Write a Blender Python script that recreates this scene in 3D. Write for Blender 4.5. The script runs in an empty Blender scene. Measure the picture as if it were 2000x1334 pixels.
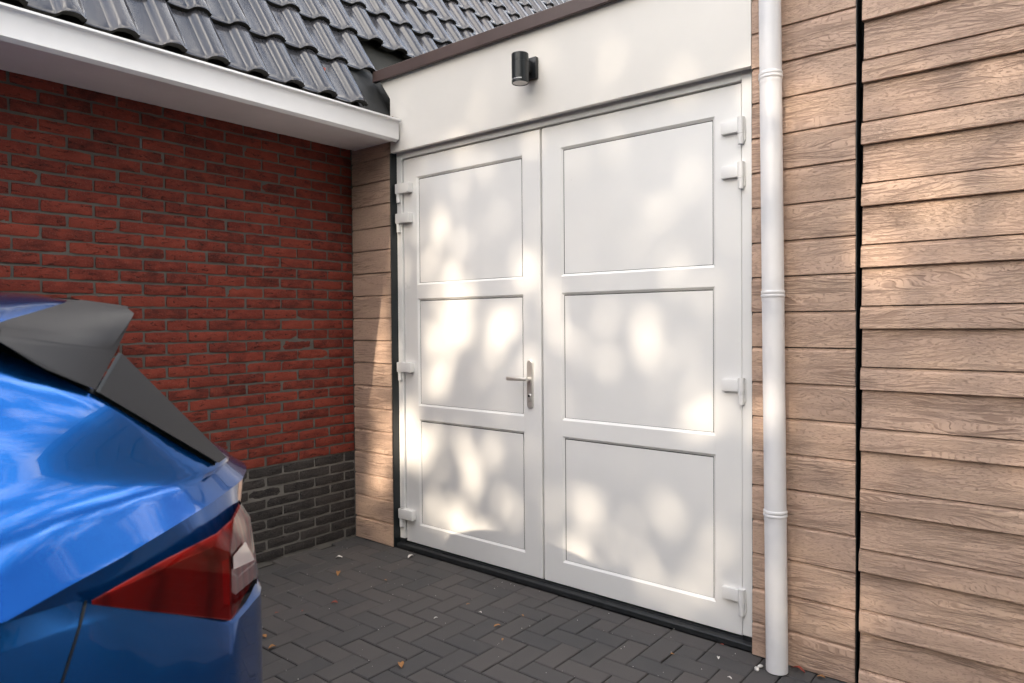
import bpy, bmesh, math, random
import numpy as np
from mathutils import Vector, Matrix
from mathutils.bvhtree import BVHTree

random.seed(7); rng = np.random.default_rng(11)
scene = bpy.context.scene
COL = scene.collection

# ------------------------------------------------------------------ camera
yaw, pitch, roll = 0.6852, -0.0171, -0.0076
Fv = Vector((-math.sin(yaw)*math.cos(pitch), math.cos(yaw)*math.cos(pitch), math.sin(pitch)))
Rv = Vector((math.cos(yaw), math.sin(yaw), 0)); Uv = Rv.cross(Fv)
Rv = (Rv*math.cos(roll) + Uv*math.sin(roll)); Uv = Rv.cross(Fv)
cam_d = bpy.data.cameras.new('camera'); cam = bpy.data.objects.new('camera', cam_d); COL.objects.link(cam)
M3 = Matrix((Rv, Uv, -Fv)).transposed()
cam.matrix_world = Matrix.Translation((0, 0, 1.35)) @ M3.to_4x4()
cam_d.sensor_width = 36.0; cam_d.lens = 1355.09/2000*36; cam_d.shift_y = -13.5/2000
cam_d.clip_start = 0.05; cam_d.clip_end = 600
cam_d.dof.use_dof = True; cam_d.dof.focus_distance = 3.3; cam_d.dof.aperture_fstop = 5.0
scene.camera = cam

# ------------------------------------------------------------------ light
SUN_TRAVEL = Vector((-0.11, 1.0, -0.55)).normalized()
elev = math.asin(-SUN_TRAVEL.z)
to_sun = -SUN_TRAVEL
azim = math.atan2(to_sun.x, to_sun.y)            # clockwise from +Y
world = bpy.data.worlds.new('World'); scene.world = world; world.use_nodes = True
wn = world.node_tree; wn.nodes.clear()
def N(t, ty, **kw):
    n = t.nodes.new(ty)
    for k, v in kw.items(): setattr(n, k, v)
    return n
w_out = N(wn, 'ShaderNodeOutputWorld'); w_bg = N(wn, 'ShaderNodeBackground')
sky = N(wn, 'ShaderNodeTexSky', sky_type='NISHITA'); sky.sun_disc = False
sky.sun_elevation = elev; sky.sun_rotation = azim; sky.air_density = 1.0; sky.dust_density = 0.8; sky.ozone_density = 1.0
tc = N(wn, 'ShaderNodeTexCoord'); sep = N(wn, 'ShaderNodeSeparateXYZ')
wn.links.new(tc.outputs['Generated'], sep.inputs[0])
mz = N(wn, 'ShaderNodeMath', operation='ADD'); mz.inputs[1].default_value = 0.12
mzm = N(wn, 'ShaderNodeMath', operation='MAXIMUM'); mzm.inputs[1].default_value = 0.03
wn.links.new(sep.outputs['Z'], mz.inputs[0]); wn.links.new(mz.outputs[0], mzm.inputs[0])
dx = N(wn, 'ShaderNodeMath', operation='DIVIDE'); dy = N(wn, 'ShaderNodeMath', operation='DIVIDE')
wn.links.new(sep.outputs['X'], dx.inputs[0]); wn.links.new(mzm.outputs[0], dx.inputs[1])
wn.links.new(sep.outputs['Y'], dy.inputs[0]); wn.links.new(mzm.outputs[0], dy.inputs[1])
cmb = N(wn, 'ShaderNodeCombineXYZ'); wn.links.new(dx.outputs[0], cmb.inputs[0]); wn.links.new(dy.outputs[0], cmb.inputs[1])
cn = N(wn, 'ShaderNodeTexNoise'); cn.inputs['Scale'].default_value = 1.0; cn.inputs['Detail'].default_value = 6
cn.inputs['Roughness'].default_value = 0.62; cn.inputs['Distortion'].default_value = 0.35
cst = N(wn, 'ShaderNodeVectorMath', operation='MULTIPLY'); cst.inputs[1].default_value = (4.2, 2.0, 1); wn.links.new(cmb.outputs[0], cst.inputs[0]); wn.links.new(cst.outputs[0], cn.inputs['Vector'])
cr = N(wn, 'ShaderNodeValToRGB'); cr.color_ramp.elements[0].position = 0.47; cr.color_ramp.elements[1].position = 0.70
wn.links.new(cn.outputs['Fac'], cr.inputs[0])
cmix = N(wn, 'ShaderNodeMix', data_type='RGBA')
CLOUD = 24.0
cmix.inputs[7].default_value = (CLOUD, CLOUD*0.955, CLOUD*0.90, 1)
wn.links.new(cr.outputs['Color'], cmix.inputs[0]); wn.links.new(sky.outputs[0], cmix.inputs[6])
wn.links.new(cmix.outputs[2], w_bg.inputs[0]); w_bg.inputs[1].default_value = 0.15
wn.links.new(w_bg.outputs[0], w_out.inputs[0])

sun_d = bpy.data.lights.new('sun', 'SUN'); sun = bpy.data.objects.new('sun', sun_d); COL.objects.link(sun)
sun_d.energy = 2.0; sun_d.angle = math.radians(0.53); sun_d.color = (1.0, 0.89, 0.75)
sun.rotation_euler = SUN_TRAVEL.to_track_quat('-Z', 'Y').to_euler(); sun.location = (2, -12, 12)

scene.view_settings.view_transform = 'Standard'; scene.view_settings.look = 'None'
scene.view_settings.use_white_balance = True; scene.view_settings.white_balance_temperature = 7050; scene.view_settings.exposure = 1.72; scene.view_settings.gamma = 1.0
scene.render.engine = 'CYCLES'; scene.cycles.use_denoising = True; scene.cycles.adaptive_threshold = 0.02
scene.cycles.max_bounces = 5; scene.cycles.diffuse_bounces = 3; scene.cycles.glossy_bounces = 3
scene.cycles.sample_clamp_indirect = 8.0

# ------------------------------------------------------------------ helpers
def newmat(name):
    m = bpy.data.materials.new(name); m.use_nodes = True
    t = m.node_tree; b = t.nodes['Principled BSDF']
    return m, t, b
def L(t, a, b): t.links.new(a, b)
def objco(t, scale=(1, 1, 1), rnd=0.0):
    """object coordinates, shifted by a per-object random amount, scaled"""
    c = N(t, 'ShaderNodeTexCoord'); src = c.outputs['Object']
    if rnd:
        oi = N(t, 'ShaderNodeObjectInfo'); m = N(t, 'ShaderNodeVectorMath', operation='SCALE')
        m.inputs[0].default_value = (1.0, 0.73, 0.31); mu = N(t, 'ShaderNodeMath', operation='MULTIPLY'); mu.inputs[1].default_value = rnd
        L(t, oi.outputs['Random'], mu.inputs[0]); L(t, mu.outputs[0], m.inputs['Scale'])
        a = N(t, 'ShaderNodeVectorMath', operation='ADD'); L(t, src, a.inputs[0]); L(t, m.outputs[0], a.inputs[1]); src = a.outputs[0]
    s = N(t, 'ShaderNodeVectorMath', operation='MULTIPLY'); s.inputs[1].default_value = scale
    L(t, src, s.inputs[0]); return s.outputs[0]
def noise(t, vec, scale=1, detail=2, rough=0.5, dist=0.0):
    n = N(t, 'ShaderNodeTexNoise'); n.inputs['Scale'].default_value = scale; n.inputs['Detail'].default_value = detail
    n.inputs['Roughness'].default_value = rough; n.inputs['Distortion'].default_value = dist
    L(t, vec, n.inputs['Vector']); return n.outputs['Fac']
def ramp(t, fac, stops):
    r = N(t, 'ShaderNodeValToRGB'); e = r.color_ramp.elements
    while len(e) < len(stops): e.new(0.5)
    for i, (p, c) in enumerate(stops):
        e[i].position = p; e[i].color = (c, c, c, 1) if isinstance(c, (int, float)) else (*c, 1)
    L(t, fac, r.inputs[0]); return r.outputs['Color']
def mix(t, fac, a, b, mode='MIX'):
    m = N(t, 'ShaderNodeMix', data_type='RGBA', blend_type=mode)
    for s, v in ((0, fac), (6, a), (7, b)):
        if isinstance(v, bpy.types.NodeSocket): L(t, v, m.inputs[s])
        elif s == 0: m.inputs[0].default_value = v
        else: m.inputs[s].default_value = (*v, 1)
    return m.outputs[2]
def mth(t, op, a, b=None):
    m = N(t, 'ShaderNodeMath', operation=op)
    for i, v in enumerate((a, b)):
        if v is None: continue
        if isinstance(v, bpy.types.NodeSocket): L(t, v, m.inputs[i])
        else: m.inputs[i].default_value = v
    return m.outputs[0]
def bump(t, b, height, strength, dist=0.01):
    n = N(t, 'ShaderNodeBump'); n.inputs['Strength'].default_value = strength; n.inputs['Distance'].default_value = dist
    L(t, height, n.inputs['Height']); L(t, n.outputs[0], b.inputs['Normal'])

WLOC = {}
def parent_to(o, p):
    o.parent = p; o.matrix_parent_inverse = Matrix.Translation(-Vector(WLOC.get(p.name, (0, 0, 0))))
def empty(name, loc, label=None, cat=None, group=None):
    o = bpy.data.objects.new(name, None); COL.objects.link(o); o.location = loc; o.empty_display_size = 0.1
    WLOC[o.name] = loc; tag(o, label, cat, group); return o
def tag(o, label=None, cat=None, group=None, kind=None):
    if label: o['label'] = label
    if cat: o['category'] = cat
    if group: o['group'] = group
    if kind: o['kind'] = kind
    return o
def mk(name, verts, faces, mat, parent=None, smooth=None, fmat=None):
    me = bpy.data.meshes.new(name); me.from_pydata([tuple(v) for v in verts], [], faces)
    return mko(name, me, mat, parent, smooth, fmat)
def mko(name, me, mat, parent=None, smooth=None, fmat=None, loc=None):
    for m in (mat if isinstance(mat, (list, tuple)) else [mat]):
        if m and m.name not in [q.name for q in me.materials if q]: me.materials.append(m)
    if fmat is not None: me.polygons.foreach_set('material_index', fmat)
    if smooth is not None:
        me.polygons.foreach_set('use_smooth', [True]*len(me.polygons)); me.set_sharp_from_angle(angle=math.radians(smooth))
    me.update()
    o = bpy.data.objects.new(name, me); COL.objects.link(o)
    if loc is not None: o.location = loc
    if parent: parent_to(o, parent)
    return o
def inst(name, me, loc, parent=None, rot=(0, 0, 0)):
    o = bpy.data.objects.new(name, me); o.location = loc; o.rotation_euler = rot; COL.objects.link(o)
    if parent: parent_to(o, parent)
    return o
def bm_box(bm, x0, x1, y0, y1, z0, z1, bevel=0.0, seg=1):
    r = bmesh.ops.create_cube(bm, size=1.0)
    vs = r['verts']
    for v in vs:
        v.co = Vector((x0 if v.co.x < 0 else x1, y0 if v.co.y < 0 else y1, z0 if v.co.z < 0 else z1))
    if bevel:
        es = set(e for v in vs for e in v.link_edges)
        bmesh.ops.bevel(bm, geom=list(es), offset=bevel, segments=seg, profile=0.6, affect='EDGES')
    return vs
def bm_cyl(bm, p0, p1, r0, r1=None, n=24, cap=True):
    p0 = Vector(p0); p1 = Vector(p1); r1 = r0 if r1 is None else r1
    d = (p1-p0); q = d.to_track_quat('Z', 'Y')
    a = [bm.verts.new(p0 + q @ Vector((r0*math.cos(2*math.pi*i/n), r0*math.sin(2*math.pi*i/n), 0))) for i in range(n)]
    b = [bm.verts.new(p1 + q @ Vector((r1*math.cos(2*math.pi*i/n), r1*math.sin(2*math.pi*i/n), 0))) for i in range(n)]
    for i in range(n): bm.faces.new((a[i], a[(i+1) % n], b[(i+1) % n], b[i]))
    if cap: bm.faces.new(list(reversed(a))); bm.faces.new(b)
def from_bm(name, bm, mat, parent=None, smooth=None):
    bmesh.ops.recalc_face_normals(bm, faces=bm.faces)
    me = bpy.data.meshes.new(name); bm.to_mesh(me); bm.free(); return mko(name, me, mat, parent, smooth)
def box(name, x0, x1, y0, y1, z0, z1, mat, parent=None, bevel=0.0, seg=1):
    bm = bmesh.new(); bm_box(bm, x0, x1, y0, y1, z0, z1, bevel, seg); return from_bm(name, bm, mat, parent, 35 if bevel else None)
def extrude(name, prof, axis, a0, a1, mat, parent=None, smooth=None):
    """closed profile (two coordinates) swept along an axis"""
    n = len(prof); vs = []
    for a in (a0, a1):
        for p, q in prof: vs.append((a, p, q) if axis == 'x' else (p, a, q))
    fs = [(i, (i+1) % n, n+(i+1) % n, n+i) for i in range(n)] + [tuple(range(n))[::-1], tuple(range(n, 2*n))]
    bm = bmesh.new(); bv = [bm.verts.new(v) for v in vs]
    for f in fs: bm.faces.new([bv[i] for i in f])
    return from_bm(name, bm, mat, parent, smooth)

# ------------------------------------------------------------------ materials
def mat_plain(name, col, rough=0.5, metal=0.0, coat=0.0, spec=0.5, vary=0.0, vs=3.0, bmp=0.0, bs=200):
    m, t, b = newmat(name); b.inputs['Roughness'].default_value = rough; b.inputs['Metallic'].default_value = metal
    b.inputs['Coat Weight'].default_value = coat; b.inputs['Specular IOR Level'].default_value = spec
    b.inputs['Coat Roughness'].default_value = 0.04
    v = objco(t, (1, 1, 1), 5.0)
    if vary:
        f = noise(t, v, vs, 5, 0.6)
        c = mix(t, ramp(t, f, [(0.3, 0), (0.75, 1)]), tuple(x*(1-vary) for x in col), tuple(min(1, x*(1+vary*0.6)) for x in col))
        L(t, c, b.inputs['Base Color'])
        r = mth(t, 'MULTIPLY_ADD', f, 0.25); r.node.inputs[2].default_value = max(0.02, rough-0.12); L(t, r, b.inputs['Roughness'])
    else: b.inputs['Base Color'].default_value = (*col, 1)
    if bmp: bump(t, b, noise(t, v, bs, 3, 0.6), bmp, 0.002)
    return m
MAT = {}
MAT['pvc'] = mat_plain('white_pvc', (0.845, 0.835, 0.815), 0.32, vary=0.035, vs=2.0, bmp=0.02, bs=60)
MAT['gutter'] = mat_plain('gutter_pvc', (0.84, 0.825, 0.82), 0.35, vary=0.06, vs=3.0, bmp=0.02, bs=40)
MAT['soffit'] = mat_plain('soffit_board', (0.80, 0.77, 0.75), 0.5, vary=0.08, vs=4.0)
MAT['fascia'] = mat_plain('cream_fascia', (0.765, 0.735, 0.69), 0.42, vary=0.04, vs=1.6, bmp=0.03, bs=25)
MAT['pipe'] = mat_plain('pipe_pvc', (0.78, 0.77, 0.78), 0.33, vary=0.05, vs=5.0)
MAT['black'] = mat_plain('black_rubber', (0.012, 0.013, 0.014), 0.5, vary=0.3, vs=12)
MAT['trim'] = mat_plain('black_trim', (0.010, 0.014, 0.016), 0.38)
MAT['gasket'] = mat_plain('gasket', (0.03, 0.028, 0.026), 0.7)
MAT['sill'] = mat_plain('threshold_black', (0.020, 0.022, 0.024), 0.45, vary=0.5, vs=20, bmp=0.1, bs=200)
MAT['coping'] = mat_plain('brown_coping', (0.085, 0.056, 0.052), 0.42, vary=0.12, vs=8, bmp=0.05, bs=300)
MAT['flash'] = mat_plain('flashing', (0.018, 0.019, 0.019), 0.55, vary=0.5, vs=14, bmp=0.2, bs=30)
MAT['steel'] = mat_plain('brushed_steel', (0.72, 0.69, 0.65), 0.42, metal=0.75, bmp=0.05, bs=400)
MAT['lampblack'] = mat_plain('lamp_black', (0.010, 0.012, 0.014), 0.34, bmp=0.08, bs=500)
MAT['lens'] = mat_plain('frosted_lens', (0.62, 0.57, 0.53), 0.3, coat=0.5)
MAT['print'] = mat_plain('white_print', (0.7, 0.7, 0.7), 0.5)
MAT['grey_plastic'] = mat_plain('grey_plastic', (0.016, 0.0155, 0.0175), 0.52, spec=0.35, bmp=0.06, bs=900)
MAT['glass_dark'] = mat_plain('dark_glass', (0.008, 0.009, 0.010), 0.03, coat=1.0)
MAT['tyre'] = mat_plain('tyre', (0.015, 0.015, 0.015), 0.8)
MAT['alloy'] = mat_plain('alloy', (0.45, 0.46, 0.48), 0.3, metal=1.0)
MAT['bark'] = mat_plain('bark', (0.10, 0.075, 0.055), 0.9, vary=0.4, vs=6, bmp=0.6, bs=20)
MAT['chrome_white'] = mat_plain('clear_lens', (0.50, 0.36, 0.34), 0.10, coat=1.0)

def mat_paint():
    m, t, b = newmat('blue_paint'); v = objco(t)
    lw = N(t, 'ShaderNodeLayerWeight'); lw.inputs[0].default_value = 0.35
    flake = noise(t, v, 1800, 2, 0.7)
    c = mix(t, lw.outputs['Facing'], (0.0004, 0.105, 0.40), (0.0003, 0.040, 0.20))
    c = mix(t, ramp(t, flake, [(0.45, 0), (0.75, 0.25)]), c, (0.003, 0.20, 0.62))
    L(t, c, b.inputs['Base Color'])
    b.inputs['Metallic'].default_value = 0.78; b.inputs['Roughness'].default_value = 0.20
    b.inputs['Coat Weight'].default_value = 1.0; b.inputs['Coat Roughness'].default_value = 0.01; b.inputs['Coat IOR'].default_value = 1.32
    return m
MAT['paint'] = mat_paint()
def mat_lampred():
    m = bpy.data.materials.new('red_lens'); m.use_nodes = True; t = m.node_tree; t.nodes.clear()
    o = N(t, 'ShaderNodeOutputMaterial'); mx = N(t, 'ShaderNodeMixShader'); tr = N(t, 'ShaderNodeBsdfTransparent'); gl = N(t, 'ShaderNodeBsdfGlossy')
    tr.inputs[0].default_value = (0.90, 0.22, 0.21, 1); gl.inputs['Roughness'].default_value = 0.02
    fr = N(t, 'ShaderNodeFresnel'); fr.inputs[0].default_value = 1.55
    L(t, fr.outputs[0], mx.inputs[0]); L(t, tr.outputs[0], mx.inputs[1]); L(t, gl.outputs[0], mx.inputs[2]); L(t, mx.outputs[0], o.inputs[0])
    return m
def mat_reflector():
    m, t, b = newmat('lamp_reflector'); w = N(t, 'ShaderNodeTexWave'); w.inputs['Scale'].default_value = 13.0; w.inputs['Distortion'].default_value = 2.0
    L(t, objco(t, (1, 1.2, 0.5)), w.inputs['Vector'])
    L(t, mix(t, ramp(t, w.outputs['Fac'], [(0.0, 0), (0.25, 0.75), (1, 1)]), (0.22, 0.030, 0.032), (0.42, 0.075, 0.070)), b.inputs['Base Color'])
    b.inputs['Roughness'].default_value = 0.3; b.inputs['Metallic'].default_value = 0.3; bump(t, b, w.outputs['Fac'], 0.4, 0.004)
    return m
MAT['reflector'] = mat_reflector()
MAT['lampred'] = mat_lampred()
MAT['redguide'] = mat_plain('red_light_guide', (0.62, 0.006, 0.02), 0.15, coat=1.0)

def mat_wood():
    m, t, b = newmat('wood_cladding')
    oi = N(t, 'ShaderNodeObjectInfo')
    c1 = objco(t, (1.5, 6, 9.0), 61.0); low = noise(t, c1, 1.0, 2, 0.5, 0.2)
    c2 = objco(t, (1, 1, 1), 61.0); sp = N(t, 'ShaderNodeSeparateXYZ'); L(t, c2, sp.inputs[0])
    wz = mth(t, 'MULTIPLY', mth(t, 'SUBTRACT', low, 0.5), 0.13); zz = mth(t, 'ADD', sp.outputs['Z'], wz)
    cb = N(t, 'ShaderNodeCombineXYZ'); L(t, mth(t, 'MULTIPLY', sp.outputs['X'], 9.0), cb.inputs[0]); L(t, mth(t, 'MULTIPLY', zz, 210.0), cb.inputs[2])
    L(t, mth(t, 'MULTIPLY', sp.outputs['Y'], 30.0), cb.inputs[1])
    rings = noise(t, cb.outputs[0], 1.0, 2, 0.55, 0.15)
    cb2 = N(t, 'ShaderNodeCombineXYZ'); L(t, mth(t, 'MULTIPLY', sp.outputs['X'], 55.0), cb2.inputs[0]); L(t, mth(t, 'MULTIPLY', zz, 360.0), cb2.inputs[2])
    fib = noise(t, cb2.outputs[0], 1.0, 2, 0.6, 0.2)
    patch = noise(t, objco(t, (2.2, 3, 9), 23.0), 1.0, 2, 0.5)          # where the grain is deep or faint
    deep = ramp(t, patch, [(0.40, 0.15), (0.60, 1.0)])
    crev = ramp(t, rings, [(0.40, 1.0), (0.49, 0.0)])
    dash = ramp(t, fib, [(0.36, 1.0), (0.47, 0.0)])
    crevd = mth(t, 'MAXIMUM', mth(t, 'MULTIPLY', crev, deep), mth(t, 'MULTIPLY', dash, 0.62))
    base = mix(t, oi.outputs['Random'], (0.465, 0.315, 0.238), (0.575, 0.395, 0.302))
    base = mix(t, ramp(t, noise(t, objco(t, (3, 3, 12), 17.0), 1.0, 3, 0.55), [(0.35, 0), (0.7, 1)]), base, (0.585, 0.405, 0.300))
    col = mix(t, mth(t, 'MULTIPLY', crevd, 0.68), base, (0.215, 0.135, 0.100))  # relief shade in the grain crevices painted into the colour
    L(t, col, b.inputs['Base Color']); b.inputs['Roughness'].default_value = 0.62
    h = mth(t, 'ADD', mth(t, 'MULTIPLY', mth(t, 'SUBTRACT', 1.0, crevd), 0.9), mth(t, 'MULTIPLY', fib, 0.2))
    bump(t, b, h, 0.8, 0.0035)
    return m
MAT['wood'] = mat_wood()

def mat_brick(name, a, b_, c, dark, eff):
    m, t, b = newmat(name); oi = N(t, 'ShaderNodeObjectInfo')
    base = ramp(t, oi.outputs['Random'], [(0.0, a), (0.5, b_), (1.0, c)])
    v1 = objco(t, (1, 14, 26), 43.0); blot = noise(t, v1, 1.0, 4, 0.6)
    base = mix(t, ramp(t, blot, [(0.35, 0), (0.72, 0.8)]), base, tuple(x*1.35 for x in c))
    v2 = objco(t, (1, 26, 90), 43.0); fis = noise(t, v2, 1.0, 4, 0.65, 0.9)
    crack = ramp(t, fis, [(0.34, 1.0), (0.43, 0.0)])
    base = mix(t, mth(t, 'MULTIPLY', crack, 0.85), base, dark)
    v3 = objco(t, (60, 160, 160), 9.0); sp = noise(t, v3, 1.0, 3, 0.7)
    base = mix(t, ramp(t, sp, [(0.56, 0), (0.78, 0.8)]), base, eff)
    L(t, base, b.inputs['Base Color']); b.inputs['Roughness'].default_value = 0.88; b.inputs['Specular IOR Level'].default_value = 0.3
    h = mth(t, 'ADD', mth(t, 'MULTIPLY', mth(t, 'SUBTRACT', 1.0, crack), 0.7), mth(t, 'MULTIPLY', sp, 0.5))
    bump(t, b, h, 0.7, 0.004)
    return m
MAT['brick'] = mat_brick('red_brick', (0.070, 0.013, 0.0095), (0.128, 0.0205, 0.0135), (0.185, 0.033, 0.020), (0.026, 0.008, 0.007), (0.24, 0.10, 0.075))
MAT['plinth'] = mat_brick('black_brick', (0.020, 0.018, 0.018), (0.030, 0.027, 0.026), (0.042, 0.036, 0.034), (0.006, 0.006, 0.006), (0.15, 0.135, 0.125))
MAT['mortar'] = mat_plain('mortar', (0.100, 0.094, 0.083), 0.95, vary=0.3, vs=9, bmp=0.6, bs=260)

MAT['mortar2'] = mat_plain('plinth_mortar', (0.165, 0.155, 0.140), 0.95, vary=0.3, vs=9, bmp=0.6, bs=260)
def mat_paver():
    m, t, b = newmat('concrete_paver'); oi = N(t, 'ShaderNodeObjectInfo')
    base = ramp(t, oi.outputs['Random'], [(0.0, (0.056, 0.056, 0.058)), (0.5, (0.067, 0.064, 0.064)), (1.0, (0.080, 0.073, 0.071))])
    v = objco(t, (1, 1, 1), 21.0)
    geo = N(t, 'ShaderNodeNewGeometry')
    st = noise(t, geo.outputs['Position'], 2.3, 4, 0.6)
    base = mix(t, ramp(t, st, [(0.35, 0), (0.7, 0.5)]), base, (0.090, 0.081, 0.079))
    g = noise(t, v, 420, 2, 0.7)
    base = mix(t, ramp(t, g, [(0.64, 0), (0.82, 0.8)]), base, (0.20, 0.185, 0.175))
    base = mix(t, ramp(t, g, [(0.22, 0.6), (0.38, 0)]), base, (0.012, 0.012, 0.012))
    L(t, base, b.inputs['Base Color']); b.inputs['Roughness'].default_value = 0.82; b.inputs['Specular IOR Level'].default_value = 0.35
    bump(t, b, g, 0.35, 0.0015)
    return m
MAT['paver'] = mat_paver()
MAT['joint'] = mat_plain('joint_sand', (0.012, 0.011, 0.010), 0.95, vary=0.5, vs=30, bmp=0.5, bs=300)
MAT['soil'] = mat_plain('street_ground', (0.07, 0.068, 0.064), 0.9, vary=0.3, vs=0.6, bmp=0.4, bs=30)

def mat_tile():
    m, t, b = newmat('glazed_tile'); oi = N(t, 'ShaderNodeObjectInfo')
    L(t, ramp(t, oi.outputs['Random'], [(0, (0.034, 0.034, 0.039)), (1, (0.046, 0.045, 0.051))]), b.inputs['Base Color'])
    v = objco(t, (1, 1, 1), 13.0); n1 = noise(t, v, 7, 2, 0.5)
    r = mth(t, 'MULTIPLY_ADD', n1, 0.08); r.node.inputs[2].default_value = 0.16; L(t, r, b.inputs['Roughness'])
    b.inputs['Specular IOR Level'].default_value = 0.5; b.inputs['Coat Weight'].default_value = 0.25; b.inputs['Coat Roughness'].default_value = 0.12
    return m
MAT['tile'] = mat_tile()
MAT['tilebutt'] = mat_plain('tile_unglazed', (0.012, 0.011, 0.008), 0.8, vary=0.4, vs=40)
def mat_leaf(name, c1, c2, trans=0.25):
    m, t, b = newmat(name); g = N(t, 'ShaderNodeNewGeometry')
    L(t, mix(t, g.outputs['Random Per Island'], c1, c2), b.inputs['Base Color']); b.inputs['Roughness'].default_value = 0.55
    return m
MAT['leaf'] = mat_leaf('foliage', (0.030, 0.060, 0.016), (0.085, 0.115, 0.030))
MAT['core'] = mat_plain('shade_hedge_core', (0.02, 0.03, 0.012), 0.9)
MAT['dryleaf'] = mat_plain('dry_leaf', (0.36, 0.17, 0.06), 0.7, vary=0.35, vs=60)
MAT['redleaf'] = mat_plain('red_bit', (0.30, 0.055, 0.035), 0.7, vary=0.35, vs=60)
MAT['whitebit'] = mat_plain('white_bit', (0.68, 0.64, 0.60), 0.7, vary=0.1, vs=60)

# ------------------------------------------------------------------ ground and driveway
YF, YD, XB = 2.7613, 2.8236, -3.5511
gp = mk('ground', [(-150, -150, -0.06), (150, -150, -0.06), (150, 150, -0.06), (-150, 150, -0.06)], [(0, 1, 2, 3)], MAT['soil']); tag(gp, kind='structure')
drv = mk('driveway', [(-3.70, -7, -0.016), (5, -7, -0.016), (5, 2.90, -0.016), (-3.70, 2.90, -0.016)], [(0, 1, 2, 3)], MAT['joint'])
tag(drv, kind='structure')
U = 0.1013
def paver_mesh(w, d, seed):
    r = random.Random(seed); bm = bmesh.new(); g = 0.0024; c = 0.0040
    def ring(ins, z): return [bm.verts.new((sx*(w/2-g-ins)+r.uniform(-.0006, .0006), sy*(d/2-g-ins)+r.uniform(-.0006, .0006), z)) for sx, sy in ((-1, -1), (1, -1), (1, 1), (-1, 1))]
    a, b, t_ = ring(0, -0.05), ring(0, -c*0.8), ring(c, 0)
    for p, q in ((a, b), (b, t_)):
        for i in range(4): bm.faces.new((p[i], p[(i+1) % 4], q[(i+1) % 4], q[i]))
    bm.faces.new(t_)
    me = bpy.data.meshes.new('paver'); bm.to_mesh(me); bm.free(); me.materials.append(MAT['paver']); return me
PV = {(2, 1): [paver_mesh(2*U, U, s) for s in range(4)], (1, 2): [paver_mesh(U, 2*U, 9+s) for s in range(4)], (1, 1): [paver_mesh(U, U, 19)]}
X0, Y0 = -2.29, 2.276
field = bmesh.new(); tmp_cnt = 0
def put_paver(i, j, wi, dj):
    global tmp_cnt
    cx = X0+(i+wi/2)*U; cy = Y0+(j+dj/2)*U
    if cx < -3.60 or cx > 4.9 or cy < -6.9: return
    me = random.choice(PV[(wi, dj)])
    loc = (cx+random.uniform(-.0008, .0008), cy+random.uniform(-.0008, .0008), random.uniform(-0.0018, 0.0004))
    rot = (random.uniform(-.006, .006), random.uniform(-.006, .006), random.uniform(-.006, .006))
    sh = cy > 1.18 and cx < -0.72 and cy > 1.18+max(0, (-cx-2.5))*0.35 and cy > 2.55+(cx+0.75)*0.6-0.35
    if sh: inst('paver', me, loc, drv, rot); tmp_cnt += 1
    else:
        n0 = len(field.verts); field.from_mesh(me); field.verts.ensure_lookup_table()
        mt = Matrix.Translation(loc) @ Matrix.Rotation(rot[2], 4, 'Z')
        for k in range(n0, len(field.verts)): field.verts[k].co = mt @ field.verts[k].co
for i in range(-14, 73):
    for j in range(-92, 4):
        k = (i-j) % 4
        if k == 0: put_paver(i, j, 2, 1)
        elif k == 3:
            if j == 3: put_paver(i, j, 1, 1)
            else: put_paver(i, j, 1, 2)
for i in range(-13, 73, 2): put_paver(i, 4, 2, 1)
pf = from_bm('paver_field', field, MAT['paver'], drv); tag(pf, 'dark herringbone pavers running on past the car', kind='stuff')

# ------------------------------------------------------------------ brick house
house = empty('brick_house', (-4.5, 1.5, 0), 'red brick house with black brick plinth, white gutter and dark tiled roof', 'house')
wall = mk('wall', [(-3.5585, -4, 0.53), (-3.5585, 2.80, 0.53), (-3.5585, 2.80, 2.50), (-3.5585, -4, 2.50),
                   (-3.62, -4, 0.53), (-3.62, 2.80, 0.53), (-3.62, 2.80, 2.50), (-3.62, -4, 2.50)],
          [(0, 1, 2, 3), (7, 6, 5, 4), (0, 4, 5, 1), (3, 2, 6, 7), (1, 5, 6, 2), (0, 3, 7, 4)], MAT['mortar'], house)
plinth = box('plinth', -3.625, -3.5575, -4, 2.80, -0.05, 0.5295, MAT['mortar2'], house)
core = box('inner_wall', -8.2, -3.63, -4.2, 7.5, 0, 2.55, MAT['mortar'], house)
def brick_mesh(L_, seed, mat, amp):
    """front face (towards +x) a wavy grid with worn edges"""
    r = random.Random(seed); ny, nz = 7, 3; H = 0.0490
    vs = []; fs = []
    for k in range(nz+1):
        for i in range(ny+1):
            e = (i in (0, ny)) + (k in (0, nz))
            x = r.gauss(0, amp) - (0.0028 if e == 1 else 0.0048 if e == 2 else 0)
            y = (i/ny-0.5)*L_ + r.uniform(-.0014, .0014); z = (k/nz-0.5)*H + r.uniform(-.0015, .0015)
            if e == 2: y *= 0.997; z *= 0.975
            vs.append((x, y, z))
    w = ny+1
    for k in range(nz):
        for i in range(ny): a = k*w+i; fs.append((a, a+1, a+1+w, a+w))
    loop = [i for i in range(w)] + [k*w+ny for k in range(1, nz+1)] + [nz*w+i for i in range(ny-1, -1, -1)] + [k*w for k in range(nz-1, 0, -1)]
    n0 = len(vs)
    for q in loop: vs.append((-0.03, vs[q][1], vs[q][2]))
    for a in range(len(loop)):
        b = (a+1) % len(loop); fs.append((loop[b], loop[a], n0+a, n0+b))
    me = bpy.data.meshes.new('brick'); me.from_pydata(vs, [], fs); me.materials.append(mat)
    me.polygons.foreach_set('use_smooth', [True]*len(me.polygons)); me.set_sharp_from_angle(angle=math.radians(50)); me.update(); return me
BR = [brick_mesh(0.2045, s, MAT['brick'], 0.0011) for s in range(9)]
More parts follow.
